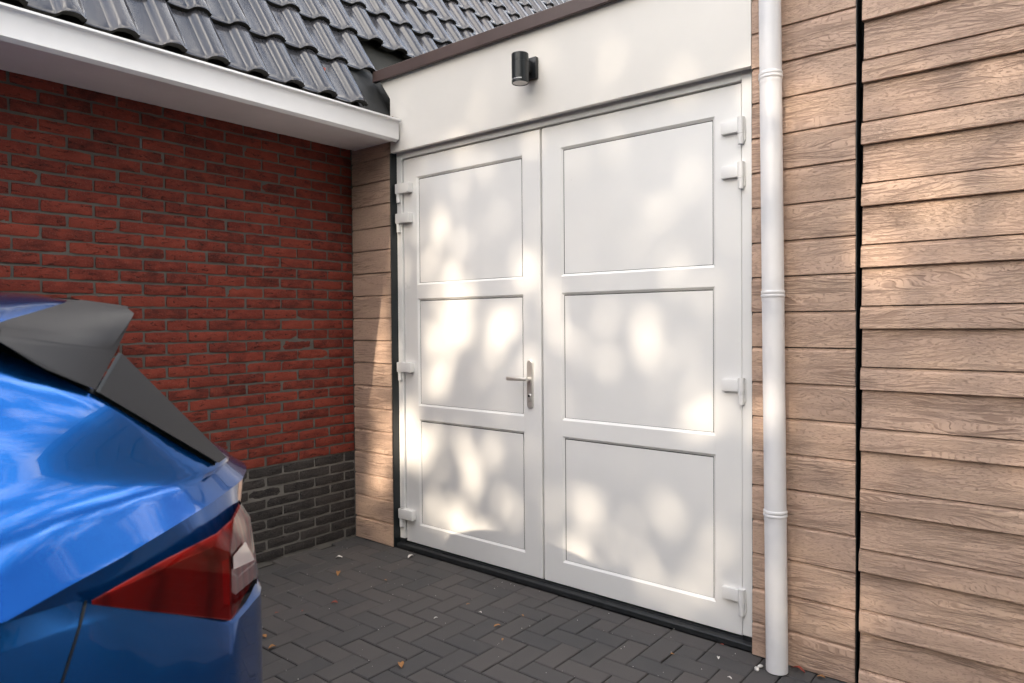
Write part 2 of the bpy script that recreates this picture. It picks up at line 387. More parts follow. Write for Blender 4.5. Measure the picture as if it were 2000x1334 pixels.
BP = [brick_mesh(0.2045, 50+s, MAT['plinth'], 0.0008) for s in range(7)]
BRc, BPc = {}, {}
fieldb = bmesh.new(); fieldp = bmesh.new()
for n in range(-1, 40):
    zc = 2.361-0.0595*n; red = n <= 30
    ph = 1.0625 + (0.108 if n % 2 else 0.0)
    for k in range(-24, 10):
        ya, yb = ph+k*0.216+0.0058, ph+(k+1)*0.216-0.0058
        if yb < -3.9 or ya > YF-0.012: continue
        if yb > YF-0.002:
            Lc = round((YF-0.002)-ya, 3)
            d = BRc if red else BPc
            if Lc not in d: d[Lc] = brick_mesh(Lc, 90, MAT['brick'] if red else MAT['plinth'], 0.001)
            me = d[Lc]; yc = ya+Lc/2
        else: me = random.choice(BR if red else BP); yc = (ya+yb)/2
        loc = (XB-0.0008+random.gauss(0, 0.0012), yc+random.gauss(0, 0.0012), zc+random.gauss(0, 0.0009))
        rot = (random.gauss(0, .004), random.gauss(0, .012), random.gauss(0, .006))
        vis = yb > 0.86 if zc > 1.45 else yb > 1.35 if zc > 0.95 else yb > 1.75
        if vis: inst('brick', me, loc, wall if red else plinth, rot)
        else:
            f = fieldb if red else fieldp; n0 = len(f.verts); f.from_mesh(me); f.verts.ensure_lookup_table()
            for q in range(n0, len(f.verts)): f.verts[q].co += Vector(loc)
tag(from_bm('brick_field', fieldb, MAT['brick'], wall, 50), kind='stuff'); tag(from_bm('brick_field', fieldp, MAT['plinth'], plinth, 50), kind='stuff')
for y_, z_ in ((1.0625+2*0.216+0.108-0.108, 2.2420), (1.0625+6*0.216, 2.2420)):
    box('weep_vent', -3.575, -3.5548, y_-0.0052, y_+0.0052, z_-0.026, z_+0.024, MAT['trim'], wall)

# gutter
gpf = [(-3.068, 2.541), (-3.068, 2.532), (-3.072, 2.528), (-3.083, 2.524), (-3.0875, 2.517), (-3.092, 2.4285), (-3.095, 2.4255), (-3.112, 2.415), (-3.1145, 2.417), (-3.1145, 2.4335),
       (-3.556, 2.4425), (-3.556, 2.470), (-3.115, 2.462), (-3.104, 2.532), (-3.104, 2.541)]
gut = extrude('gutter', gpf, 'y', -4.0, 2.745, MAT['gutter'], house, 35)
box('end_cap', -3.5, -3.0895, 2.7455, 2.7485, 2.4275, 2.538, MAT['gutter'], gut, 0.001)
box('soffit_strip', -3.5, -3.135, -4.0, 2.744, 2.428, 2.4315, MAT['soffit'], gut)

# roof
SA = math.radians(58.8); sU = Vector((-math.cos(SA), 0, math.sin(SA))); sN = Vector((math.sin(SA), 0, math.cos(SA)))
P0 = Vector((-3.14, 0, 2.5875)) - sN*0.045
def roofpt(a, y, h): return P0 + sU*a + Vector((0, y, 0)) + sN*h
roof = mk('roof', [roofpt(-0.02, -4.2, -0.02), roofpt(-0.02, 7.5, -0.02), roofpt(4.3, 7.5, -0.02), roofpt(4.3, -4.2, -0.02),
                   roofpt(4.3, -4.2, -0.02)+Vector((-2.2, 0, -3.4)), roofpt(4.3, 7.5, -0.02)+Vector((-2.2, 0, -3.4))],
          [(0, 1, 2, 3), (3, 2, 5, 4)], MAT['tilebutt'], house)
PW, EX, TL = 0.2054, 0.325, 0.40
def tile_profile(v, a):
    """height of the glazed surface across the tile (v from the left), a along the slope"""
    pan = -0.004*math.sin(math.pi*min(1, v/0.105))
    nose = max(0.0, 1-a/0.05); 
    k1, k2, k3 = 0.098, 0.130, 0.176
    if v < k1: return pan
    if v < k2: s = (v-k1)/(k2-k1); return 0.030*(s*s*(3-2*s))
    if v < k3: s = (v-k2)/(k3-k2); return 0.030+0.006*math.sin(math.pi*s*0.75)
    if v <= PW: s = (v-k3)/(PW-k3); return 0.0345 - 0.016*s*s
    return 0.0185
def tile_mesh():
    vv = [0, .035, .07, .095, .103, .111, .120, .130, .140, .150, .162, .176, .186, .196, .203, PW+0.006]
    aa = [0.0, 0.006, 0.02, 0.05, 0.12, 0.25, TL]; th = 0.022
    vs, fs, fm = [], [], []
    nv, na = len(vv), len(aa)
    for a in aa:
        lift = 0.045-0.034*(a/TL)
        for v in vv:
            rnd = 0.004*max(0, 1-a/0.012)
            vs.append((a, v-PW, lift+tile_profile(v, a)-rnd))
    for i in range(na-1):
        for j in range(nv-1):
            p = i*nv+j; fs.append((p, p+1, p+1+nv, p+nv)); fm.append(0)
    n0 = len(vs)
    for j, v in enumerate(vv): vs.append((0.004, v-PW, vs[j][2]-th))
    for j in range(nv-1): fs.append((j+1, j, n0+j, n0+j+1)); fm.append(1)
    n1 = len(vs)
    for j, v in enumerate(vv): vs.append((0.018, v-PW, vs[n0+j][2]-0.002)); 
    n2 = len(vs)
    for j, v in enumerate(vv): vs.append((0.020, v-PW, vs[n0+j][2]-0.016))
    for j in range(nv-1):
        fs.append((n0+j+1, n0+j, n1+j, n1+j+1)); fm.append(1); fs.append((n1+j+1, n1+j, n2+j, n2+j+1)); fm.append(1)
    e = len(vs)                                                   # right hand edge of the roll
    for i, a in enumerate(aa): q = vs[i*nv+nv-1]; vs.append((q[0], q[1], q[2]-0.016))
    for i in range(na-1): a0 = i*nv+nv-1; fs.append((a0+nv, a0, e+i, e+i+1)); fm.append(0)
    R = Matrix((sU, Vector((0, 1, 0)), sN)).transposed()
    vs = [R @ Vector(v) for v in vs]
    me = bpy.data.meshes.new('roof_tile'); me.from_pydata(vs, [], fs); me.materials.append(MAT['tile']); me.materials.append(MAT['tilebutt'])
    me.polygons.foreach_set('material_index', fm); me.polygons.foreach_set('use_smooth', [True]*len(fs)); me.set_sharp_from_angle(angle=math.radians(42)); me.update()
    return me
TM = tile_mesh(); ftile = bmesh.new(); nt = 0
for r in range(0, 13):
    for k in range(-30, 26):
        ys = 2.1357+PW*k
        if ys < -4 or ys > 7.4: continue
        if r == 0 and ys > 2.56: continue
        if r == 1 and ys > 2.80: continue
        c = roofpt(r*EX, ys, 0)
        if ys > 2.85 and c.z < 2.80: continue
        q = c-Vector((0, 0, 1.35)); dep = q.dot(Fv); u = 1000+1355*q.dot(Rv)/dep if dep > 0 else -999; v = 653-1355*q.dot(Uv)/dep if dep > 0 else -999
        see = dep > 0 and u > -60 and v > -90
        if ys > 2.73: see = see and 1.35+(c.z+0.25-1.35)*2.73/ys > 2.86
        loc = c + sN*random.uniform(-.0015, .0015)+sU*random.uniform(-.003, .003)
        if see: inst('roof_tile', TM, loc, roof, (random.gauss(0, .003), random.gauss(0, .003), random.gauss(0, .003))); nt += 1
        else:
            n0 = len(ftile.verts); ftile.from_mesh(TM); ftile.verts.ensure_lookup_table()
            for q in range(n0, len(ftile.verts)): ftile.verts[q].co += loc
me = bpy.data.meshes.new('tile_field'); ftile.to_mesh(me); ftile.free()
tf = mko('tile_field', me, [MAT['tile'], MAT['tilebutt']], roof); tag(tf, kind='stuff')
fl = [roofpt(-0.02, 2.545, 0.006), roofpt(-0.02, 2.762, 0.008), roofpt(0.12, 2.762, 0.012), roofpt(0.36, 2.762, 0.012), roofpt(0.36, 2.53, 0.012), roofpt(0.17, 2.535, 0.016)]
mk('flashing', fl + [p-sN*0.01 for p in fl], [(0, 1, 2, 3, 4, 5), (6, 7, 1, 0), (7, 8, 2, 1)], MAT['flash'], roof, 40)

# ------------------------------------------------------------------ garage
gar = empty('garage', (-1.2, 2.9, 0), 'garage clad in brown wood planks with a white double door and cream fascia', 'garage')
box('inner_wall', -3.50, 2.5, 2.93, 7.4, 0, 2.79, MAT['trim'], gar)
box('flat_roof', -3.30, 2.5, 2.80, 7.4, 2.795, 2.83, MAT['flash'], gar)
# fascia and coping
fx = [(-3.180, 2.3661), (-1.0170, 2.3661), (-1.0170, 2.812), (-3.272, 2.812), (-3.180, 2.687)]
vs = [(x, YF, z) for x, z in fx] + [(x, YF+0.028, z) for x, z in fx]
mk('fascia', vs, [(4, 3, 2, 1, 0)[::-1], (5, 6, 7, 8, 9)[::-1]] + [(i, 5+i, 5+(i+1) % 5, (i+1) % 5) for i in range(5)], MAT['fascia'], gar)
cp = [(2.7290, 2.7990), (2.7275, 2.8010), (2.7275, 2.8620), (2.7300, 2.8640), (2.98, 2.870), (2.98, 2.845), (2.752, 2.842), (2.752, 2.801), (2.750, 2.799)]
extrude('coping', cp, 'x', -3.298, 2.4, MAT['coping'], gar, 30)
# plank claddings
def plank_mesh(x0, x1, h, tilt=0.0, ch=0.006, seed=0):
    prof = [(0.0012, 0.0004), (0.0, 0.0018), (0.0, h-0.0165), (ch*0.35, h-0.0125), (ch, h-0.0105), (ch+0.0005, h-0.0034), (0.0195, h-0.0030), (0.0195, 0.0004)]
    n = len(prof); nx = max(2, int((x1-x0)/0.12)); r = random.Random(seed); vs = []; fs = []
    for i in range(nx+1):
        x = x0+(x1-x0)*i/nx; dy = r.uniform(-.0004, .0004)
        for y, z in prof: vs.append((x, y+dy+tilt*(z/h), z))
    for i in range(nx):
        for j in range(n):
            a = i*n+j; b = i*n+(j+1) % n; fs.append((a, b, b+n, a+n))
    fs.append(tuple(range(n))); fs.append(tuple(range(nx*n, nx*n+n))[::-1])
    bm = bmesh.new(); bv = [bm.verts.new(v) for v in vs]
    for f in fs: bm.faces.new([bv[i] for i in f])
    bmesh.ops.recalc_face_normals(bm, faces=bm.faces)
    me = bpy.data.meshes.new('plank'); bm.to_mesh(me); bm.free(); me.materials.append(MAT['wood']); return me
PZ = 0.1382
def cladding(name, x0, x1, rows, label):
    back = box(name, x0+0.0005, x1-0.0005, YF+0.0225, YF+0.06, 0.0, 0.0035+rows*PZ, MAT['trim'], gar); tag(back, label)
    ms = [plank_mesh(x0, x1, PZ, seed=s) for s in range(4)]
    for k in range(rows): inst('plank', ms[k % 4], (random.gauss(0, .0007), YF+random.gauss(0, .0005), 0.0035+k*PZ+random.gauss(0, .0005)), back)
    return back
cladding('cladding', -3.5495, -3.196, 18, 'narrow strip of wood planks in the corner by the brick wall')
cladding('cladding', -1.0145, -0.6335, 20, 'wood planks behind the white drainpipe')
box('corner_trim', -0.6328, -0.6300, YF+0.003, YF+0.05, 0.0, 2.76, MAT['trim'], gar)
box('corner_trim', -3.1955, -3.1880, YF+0.0045, YD+0.02, 0.002, 2.3655, MAT['trim'], gar, 0.002)
box('corner_trim', -1.0165, -1.0150, YF+0.004, YF+0.05, 0.0, 2.3655, MAT['trim'], gar)
lap = box('cladding', -0.604, 2.4, YF+0.04, YF+0.09, 0.0, 2.79, MAT['trim'], gar); tag(lap, 'overlapping wood planks with deep lap shadows at the right')
for k in range(-1, 12):
    zl = 0.2087+0.2220*k
    for part, (za, h) in enumerate(((0.0, 0.083), (0.083, 0.150))):
        z0 = zl+za
        if z0+h < 0.01 or z0 > 2.74: continue
        if z0 < 0.004: h = h-(0.004-z0); z0 = 0.004
        x0 = -0.6215+0.011*(z0/2.45)+random.uniform(-.0015, .0015)+(0.004 if part else 0)
        y0 = YF-0.0075+0.0165*(za/0.222)
        me = plank_mesh(x0, 2.4, h, tilt=0.0165*h/0.222, ch=0.005, seed=k*2+part)
        inst('plank', me, (0, y0+random.gauss(0, .0004), z0), lap)
# door frame
fr = bmesh.new(); YR = YD-0.012
def plate(bm, x0, x1, y0, y1, z0, z1, bv=0.002): bm_box(bm, x0, x1, y0, y1, z0, z1, bv)
bmL = bmesh.new()
plate(fr, -3.1865, -3.1445, YR, YD+0.06, 0.052, 2.43, 0.0025); plate(fr, -1.0745, -1.0172, YR, YD+0.06, 0.047, 2.43, 0.0025)
plate(fr, -3.1440, -1.0750, YR, YD+0.06, 2.3345, 2.43, 0.0025)
door_frame = from_bm('door_frame', fr, MAT['pvc'], gar, 35)
box('frame_foot', -3.187, -3.140, YR+0.002, YD+0.06, 0.0, 0.0515, MAT['sill'], gar); box('frame_foot', -1.075, -1.0172, YR+0.002, YD+0.06, 0.0, 0.0465, MAT['sill'], gar)
box('door_backing', -3.16, -1.06, YD+0.045, YD+0.075, 0.0, 2.42, MAT['gasket'], gar)
# threshold
th = [(YD-0.037, 0.0), (YD-0.037, 0.021), (YD-0.0345, 0.0235), (YD-0.010, 0.0265), (YD-0.009, 0.031), (YD+0.04, 0.032), (YD+0.04, 0.0)]
extrude('threshold', th, 'x', -3.1875, -1.0165, MAT['sill'], gar, 30)
# door leaves
Z = dict(zb=0.0382, zt=2.3282, r=[(0.1505, 0.7836), (0.8627, 1.4970), (1.5778, 2.2138)])
Z['r'] = [(0.1505, 0.7836), (0.8627, 1.4970), (1.5778, 2.2138)]
def ring_faces(bm, o, i):
    for k in range(4): bm.faces.new((o[k], o[(k+1) % 4], i[(k+1) % 4], i[k]))
def rect(bm, x0, x1, z0, z1, y): return [bm.verts.new(p) for p in ((x0, y, z0), (x1, y, z0), (x1, y, z1), (x0, y, z1))]
def leaf(x0, x1, p0, p1, label):
    bm = bmesh.new(); y = YD; e = 0.0025; dp = 0.045
    o0 = rect(bm, x0, x1, Z['zb'], Z['zt'], y+dp); o1 = rect(bm, x0, x1, Z['zb'], Z['zt'], y+e); o2 = rect(bm, x0+e, x1-e, Z['zb']+e, Z['zt']-e, y)
    ring_faces(bm, o0, o1); ring_faces(bm, o1, o2)
    zb, zt = Z['r'][0][0], Z['r'][2][1]
    i0 = rect(bm, p0, p1, zb, zt, y); ring_faces(bm, o2, i0)
    i1 = rect(bm, p0+0.0115, p1-0.0115, zb+0.0115, zt-0.0115, y+0.0095); ring_faces(bm, i0, i1)
    i2 = rect(bm, p0+0.0115, p1-0.0115, zb+0.0115, zt-0.0115, y+0.035); ring_faces(bm, i1, i2)
    lf = from_bm('door_leaf', bm, MAT['pvc'], gar, 30); tag(lf, label)
    # two middle rails, each with its own chamfers
    for za, zc in ((Z['r'][0][1], Z['r'][1][0]), (Z['r'][1][1], Z['r'][2][0])):
        xs0, xs1 = p0+0.0004, p1-0.0004
        pr = [(y+0.035, za-0.0115), (y+0.0095, za-0.0115), (y+0.0006, za), (y+0.0006, zc), (y+0.0095, zc+0.0115), (y+0.035, zc+0.0115)]
        extrude('rail', pr, 'x', xs0, xs1, MAT['pvc'], lf)
    for za, zc in Z['r']:
        gx0, gx1, gz0, gz1 = p0+0.0115, p1-0.0115, za+0.0115, zc-0.0115
        box('gasket', gx0+0.0002, gx1-0.0002, y+0.00995, y+0.0150, gz0+0.0002, gz1-0.0002, MAT['gasket'], lf)
        box('panel', gx0+0.0050, gx1-0.0020, y+0.0075, y+0.00990, gz0+0.0018, gz1-0.0045, MAT['pvc'], lf, 0.0006)
    return lf
leafL = leaf(-3.1388, -2.1169, -3.0265, -2.2297, 'left white door leaf with the steel handle')
leafR = leaf(-2.1048, -1.0802, -1.9904, -1.1944, 'right white door leaf')
box('meeting_strip', -2.1350, -2.1065, YD+0.022, YD+0.040, 0.045, 2.325, MAT['pvc'], leafL, 0.002)
def hinge(xb, ztop, side, par):
    bm = bmesh.new(); yb = YD-0.021; H = 0.110
    bm_cyl(bm, (xb, yb, ztop), (xb, yb, ztop-0.056), 0.0145, n=20)
    bm_cyl(bm, (xb, yb, ztop-0.0568), (xb, yb, ztop-0.066), 0.0138, n=20)
    bm_cyl(bm, (xb, yb, ztop-0.0668), (xb, yb, ztop-H), 0.0128, 0.0120, n=20)
    bm_box(bm, xb-0.010, xb+0.010, yb+0.004, YR+0.001, ztop-H+0.004, ztop-0.062, 0.002)
    hb = from_bm('hinge', bm, MAT['pvc'], par, 40)
    bm = bmesh.new(); xe = xb+side*(0.086 if side < 0 else 0.105); lo = 0.058; hi = 0.008 if side < 0 else 0.0
    bm_box(bm, min(xb, xe)-(0.0145 if side > 0 else 0), max(xb, xe)-(0.004 if side < 0 else 0), YD-(0.0215 if side < 0 else 0.036), YD-0.0003, ztop-lo, ztop-hi, 0.0035, 2)
    from_bm('hinge_flag', bm, MAT['pvc'], hb, 40)
    bm = bmesh.new(); bm_box(bm, xb+side*(-0.0115)-0.006, xb+side*(-0.0115)+0.006, YD-0.019, YR-0.0003, ztop-H+0.010, ztop-0.005, 0.002)
    from_bm('hinge_base', bm, MAT['pvc'], hb, 40)
for z_ in (2.184, 2.001, 1.116, 0.242): hinge(-1.0740, z_, -1, leafR)
for z_ in (2.184, 2.007, 1.118, 0.235): hinge(-3.1620, z_, 1, leafL)
# handle: long plate, lever, cylinder
def stadium(bm, xc, z0, z1, w, ya, yb, bev):
    n = 12; pts = []
    for i in range(n+1): a = math.pi*i/n; pts.append((xc+w/2*math.cos(a), z1-w/2+w/2*math.sin(a)))
    for i in range(n+1): a = math.pi+math.pi*i/n; pts.append((xc+w/2*math.cos(a), z0+w/2+w/2*math.sin(a)))
    def rg(s, y): return [bm.verts.new((xc+(x-xc)*(1-2*s/w), y, (z0+z1)/2+(z-(z0+z1)/2)*(1-2*s/(z1-z0)))) for x, z in pts]
    a, b, c = rg(0, ya), rg(0, yb+bev), rg(bev, yb); m = len(pts)
    for p, q in ((a, b), (b, c)):
        for i in range(m): bm.faces.new((p[i], p[(i+1) % m], q[(i+1) % m], q[i]))
    bm.faces.new(c)
xh = -2.1845
bm = bmesh.new(); stadium(bm, xh, 0.9090, 1.1580, 0.036, YD-0.0002, YD-0.014, 0.0035)
handle = from_bm('handle', bm, MAT['steel'], leafL, 35)
bm = bmesh.new(); bm_cyl(bm, (xh, YD-0.0135, 1.060), (xh, YD-0.046, 1.060), 0.0095, 0.0088, 20)
path = [(xh+0.010, YD-0.046, 1.061, .0090, .0090), (xh-0.004, YD-0.050, 1.061, .0095, .0085), (xh-0.022, YD-0.0545, 1.0605, .0090, .0070), (xh-0.055, YD-0.0575, 1.0600, .0095, .0058), (xh-0.090, YD-0.0575, 1.0605, .0105, .0052), (xh-0.115, YD-0.0560, 1.0615, .0100, .0050)]
prev = None
for (x, y, z, hz, hy) in path:
    rg = [bm.verts.new((x, y+hy*math.copysign(abs(math.cos(a))**0.6, math.cos(a)), z+hz*math.copysign(abs(math.sin(a))**0.6, math.sin(a)))) for a in [2*math.pi*i/14 for i in range(14)]]
    if prev:
        for i in range(14): bm.faces.new((prev[i], prev[(i+1) % 14], rg[(i+1) % 14], rg[i]))
    else: bm.faces.new(rg)
    prev = rg
bm.faces.new(prev); from_bm('lever', bm, MAT['steel'], handle, 40)
bm = bmesh.new(); stadium(bm, xh+0.001, 0.9440, 0.9850, 0.021, YD-0.013, YD-0.0185, 0.003); from_bm('lock_rosette', bm, MAT['steel'], handle, 35)
bm = bmesh.new(); bm_cyl(bm, (xh+0.001, YD-0.018, 0.9735), (xh+0.001, YD-0.0192, 0.9735), 0.0062, n=16); from_bm('keyhole', bm, MAT['trim'], handle)

# ------------------------------------------------------------------ wall lamp
XLp, YLp = -2.112, 2.662
lamp = empty('wall_lamp', (XLp, YF, 2.60), 'black cylinder downlight fixed to the cream fascia above the door', 'lamp')
bm = bmesh.new(); bm_box(bm, XLp-0.038, XLp+0.038, YF-0.024, YF-0.0003, 2.5560, 2.6600, 0.004, 2); from_bm('mount_plate', bm, MAT['lampblack'], lamp, 40)
bm = bmesh.new(); bm_box(bm, XLp-0.017, XLp+0.017, YLp+0.030, YF-0.0235, 2.580, 2.638, 0.004, 2); from_bm('arm', bm, MAT['lampblack'], lamp, 40)
def lathe(prof, cx, cy, n=40):
    bm = bmesh.new(); prev = None
    for r, z in prof:
        rg = [bm.verts.new((cx+r*math.cos(2*math.pi*i/n), cy+r*math.sin(2*math.pi*i/n), z)) for i in range(n)]
        if prev:
            for i in range(n): bm.faces.new((prev[i], prev[(i+1) % n], rg[(i+1) % n], rg[i]))
        prev = rg
    return bm
RL = 0.0415
from_bm('lamp_body', lathe([(0.0005, 2.6565), (RL-0.002, 2.6565), (RL, 2.6545), (RL, 2.6185), (RL-0.0012, 2.6178), (RL-0.0012, 2.6165), (RL, 2.6158), (RL, 2.5160), (RL-0.001, 2.5145), (RL-0.0035, 2.5145), (RL-0.0035, 2.5185)], XLp, YLp), MAT['lampblack'], lamp, 30)
from_bm('lamp_lens', lathe([(0.0005, 2.5165), (RL-0.005, 2.5165), (RL-0.0036, 2.5180)], XLp, YLp), MAT['lens'], lamp, 30)
bm = bmesh.new()                                               # small white print round the foot of the body
for a0, a1 in ((236, 241), (244, 247), (249, 254), (261, 266), (268, 275), (278, 281), (283, 290), (292, 295), (297, 304), (306, 310), (312, 318)):
    n = 3; r = RL+0.0003; rows = []
    for zz in (2.5275, 2.5315):
        rows.append([bm.verts.new((XLp+r*math.cos(math.radians(a0+(a1-a0)*i/n)), YLp+r*math.sin(math.radians(a0+(a1-a0)*i/n)), zz)) for i in range(n+1)])
    for i in range(n): bm.faces.new((rows[0][i], rows[0][i+1], rows[1][i+1], rows[1][i]))
from_bm('lettering', bm, MAT['print'], lamp)

# ------------------------------------------------------------------ drainpipe
pb, pt = Vector((-0.8935, 2.690, 0.004)), Vector((-0.9235, 2.700, 2.80))
pipe = empty('drainpipe', pb, 'white plastic drainpipe standing in front of the wood planks', 'drainpipe')
bm = bmesh.new(); bm_cyl(bm, pb, pt, 0.0405, n=40); from_bm('pipe', bm, MAT['pipe'], pipe, 40)
for z_ in (0.6050, 1.4460, 2.2790):
    bm = bmesh.new(); c = pb.lerp(pt, z_/2.796)
    for dz, r in ((0.0, 0.0442), (0.0135, 0.0436)):
        m = lathe([(0.0400, z_+dz-0.0065), (r-0.0015, z_+dz-0.0065), (r, z_+dz-0.004), (r, z_+dz+0.0035), (r-0.0012, z_+dz+0.0055), (0.0400, z_+dz+0.0055)], c.x, c.y)
        me = bpy.data.meshes.new('t'); m.to_mesh(me); m.free(); bm.from_mesh(me)
    m = lathe([(0.0416, z_-0.022), (0.0416, z_-0.005)], c.x, c.y); me = bpy.data.meshes.new('t'); m.to_mesh(me); m.free(); bm.from_mesh(me)
    from_bm('collar', bm, MAT['pipe'], pipe, 40)

# ------------------------------------------------------------------ car
XC = -2.0
car = empty('parked_car', (XC, -1.2, 0), 'glossy blue hatchback parked with its rear towards the door', 'car')
def catmull(ctrl, n, k0=0, k1=None):
    """n+1 points along ctrl[k0..k1], tangents from the whole list"""
    full = [Vector(p) for p in ctrl]; k1 = len(full)-1 if k1 is None else k1; c = full[k0:k1+1]; seg = [(c[i+1]-c[i]).length for i in range(len(c)-1)]; tot = sum(seg); out = []
    for s in range(n+1):
        d = tot*s/n; i = 0
        while i < len(seg)-1 and d > seg[i]: d -= seg[i]; i += 1
        t = min(1, d/seg[i]) if seg[i] else 0
        g = k0+i; p1, p2 = full[g], full[g+1]; p0 = full[g-1] if g else p1*2-p2; p3 = full[g+2] if g+2 < len(full) else p2*2-p1
        out.append(0.5*((2*p1)+(-p0+p2)*t+(2*p0-5*p1+4*p2-p3)*t*t+(-p0+3*p1-3*p2+p3)*t*t*t))
    return out
def front(W, yf, z): return [(0, yf, z), (W*0.45, yf+0.06, z), (W*0.80, yf+0.25, z), (W*0.96, yf+0.65, z), (W, yf+1.1, z)]
def contour(W, yf, z, mids, rear, kink=False):
    a = front(W, yf, z) + [(W, -1.0 if yf < -2.5 else -0.45, z), (W, -0.2, z)] + mids
    n = len(a)-1
    if kink: return catmull(a, 44), catmull([mids[-1]]+rear, 22)
    return catmull(a+rear, 44, 0, n), catmull(a+rear, 22, n)
def lamp_low(y): return 0.7975+0.1075*min(1, max(0, (0.66-y)/0.207))
def sloped(c, dz): return tuple([Vector((p.x, p.y, lamp_low(p.y)+dz)) for p in part] for part in c)
def flat(pts, z): return [(x, y, z) for x, y in pts]
K = []
K.append(contour(0.78, -3.33, 0.17, flat([(0.775, 0.2), (0.72, 0.62)], 0.17), flat([(0.60, 0.74), (0.35, 0.82), (0, 0.85)], 0.17), True))
K.append(contour(0.842, -3.40, 0.27, flat([(0.838, 0.2), (0.82, 0.45), (0.77, 0.655)], 0.27), flat([(0.645, 0.79), (0.40, 0.885), (0, 0.92)], 0.27), True))
for z in (0.42, 0.58, 0.72): K.append(contour(0.854, -3.42, z, flat([(0.851, 0.2), (0.833, 0.45), (0.78, 0.663)], z), flat([(0.70, 0.755), (0.64, 0.805), (0.40, 0.895), (0, 0.93)], z), True))
K.append(sloped(contour(0.849, -3.42, 0.790, flat([(0.846, 0.2), (0.829, 0.45), (0.779, 0.6625)], 0.790), flat([(0.70, 0.754), (0.64, 0.804), (0.40, 0.894), (0, 0.929)], 0.790), True), -0.010))
K.append(sloped(contour(0.8475, -3.41, 0.800, flat([(0.8450, 0.2), (0.8280, 0.45), (0.776, 0.661)], 0.800), flat([(0.697, 0.751), (0.637, 0.801), (0.40, 0.891), (0, 0.926)], 0.800), True), -0.004))
K.append(contour(0.846, -3.36, 0.912, flat([(0.843, 0.2), (0.823, 0.42), (0.758, 0.610)], 0.934), flat([(0.69, 0.705), (0.61, 0.775), (0.42, 0.85), (0, 0.895)], 0.950)))
cre = [(0.851, 0.25, 0.938), (0.845, 0.35, 0.959), (0.830, 0.425, 0.974), (0.806, 0.49, 0.986), (0.778, 0.550, 0.996)]
crr = [(0.723, 0.641, 1.006), (0.655, 0.730, 1.014), (0.585, 0.800, 1.019), (0.42, 0.880, 1.023), (0, 0.935, 1.027)]
K.append(contour(0.853, -3.25, 0.930, cre, crr))
K.append(contour(0.8475, -3.18, 0.9345, [(x-0.006, y-0.004, z+0.0045) for x, y, z in cre], [(x-0.005*(x > .1), y-0.004, z+0.0045) for x, y, z in crr]))
K.append(contour(0.800, -3.05, 0.970, [(x-0.050, y-0.016, z+0.034) for x, y, z in cre], [(x-0.034*(x > .1), y-0.020, z+0.032-0.014*(x < .5)) for x, y, z in crr]))
K.append(contour(0.748, -2.25, 1.055, [(0.745, 0.20, 1.055), (0.735, 0.33, 1.060), (0.718, 0.43, 1.063), (0.692, 0.54, 1.065)], [(0.664, 0.63, 1.066), (0.628, 0.7166, 1.066), (0.572, 0.775, 1.066), (0.38, 0.840, 1.066), (0, 0.862, 1.068)]))
K.append(contour(0.714, -2.02, 1.160, flat([(0.711, 0.20), (0.701, 0.32), (0.684, 0.43), (0.664, 0.52)], 1.16), flat([(0.640, 0.5863), (0.592, 0.630), (0.54, 0.657), (0.36, 0.70), (0, 0.72)], 1.16)))
K.append(contour(0.690, -1.85, 1.236, flat([(0.687, 0.18), (0.678, 0.28), (0.665, 0.37), (0.653, 0.43)], 1.236), flat([(0.640, 0.4841), (0.60, 0.53), (0.55, 0.56), (0.36, 0.60), (0, 0.62)], 1.236)))
K.append(contour(0.664, -1.70, 1.30, flat([(0.660, 0.15), (0.650, 0.28), (0.639, 0.34), (0.628, 0.38)], 1.30), flat([(0.605, 0.42), (0.575, 0.45), (0.53, 0.48), (0.36, 0.52), (0, 0.54)], 1.30)))
K.append(contour(0.628, -1.52, 1.350, flat([(0.620, 0.08), (0.612, 0.20), (0.604, 0.28), (0.594, 0.335)], 1.350), flat([(0.565, 0.38), (0.51, 0.44), (0.45, 0.49), (0.28, 0.54), (0, 0.56)], 1.352)))
K.append(contour(0.545, -1.35, 1.386, flat([(0.540, 0.08), (0.536, 0.20), (0.530, 0.30), (0.520, 0.37)], 1.380), flat([(0.47, 0.44), (0.42, 0.495), (0.37, 0.548), (0.22, 0.59), (0, 0.605)], 1.386)))
K.append(contour(0.40, -1.15, 1.418, flat([(0.396, 0.08), (0.392, 0.24), (0.386, 0.38), (0.378, 0.47)], 1.410), flat([(0.365, 0.52), (0.335, 0.553), (0.27, 0.575), (0.15, 0.595), (0, 0.606)], 1.404)))
K.append(contour(0.20, -0.95, 1.437, flat([(0.198, 0.08), (0.196, 0.26), (0.193, 0.42), (0.190, 0.51)], 1.426), flat([(0.18, 0.55), (0.16, 0.575), (0.12, 0.59), (0.06, 0.60), (0, 0.607)], 1.414)))
K.append(contour(0.002, -0.80, 1.444, flat([(0.002, 0.08), (0.002, 0.28), (0.002, 0.44), (0.002, 0.53)], 1.430), flat([(0.002, 0.56), (0.001, 0.58), (0.001, 0.59), (0.001, 0.60), (0, 0.608)], 1.417)))
rowsC = [a + b[1:] for a, b in K]
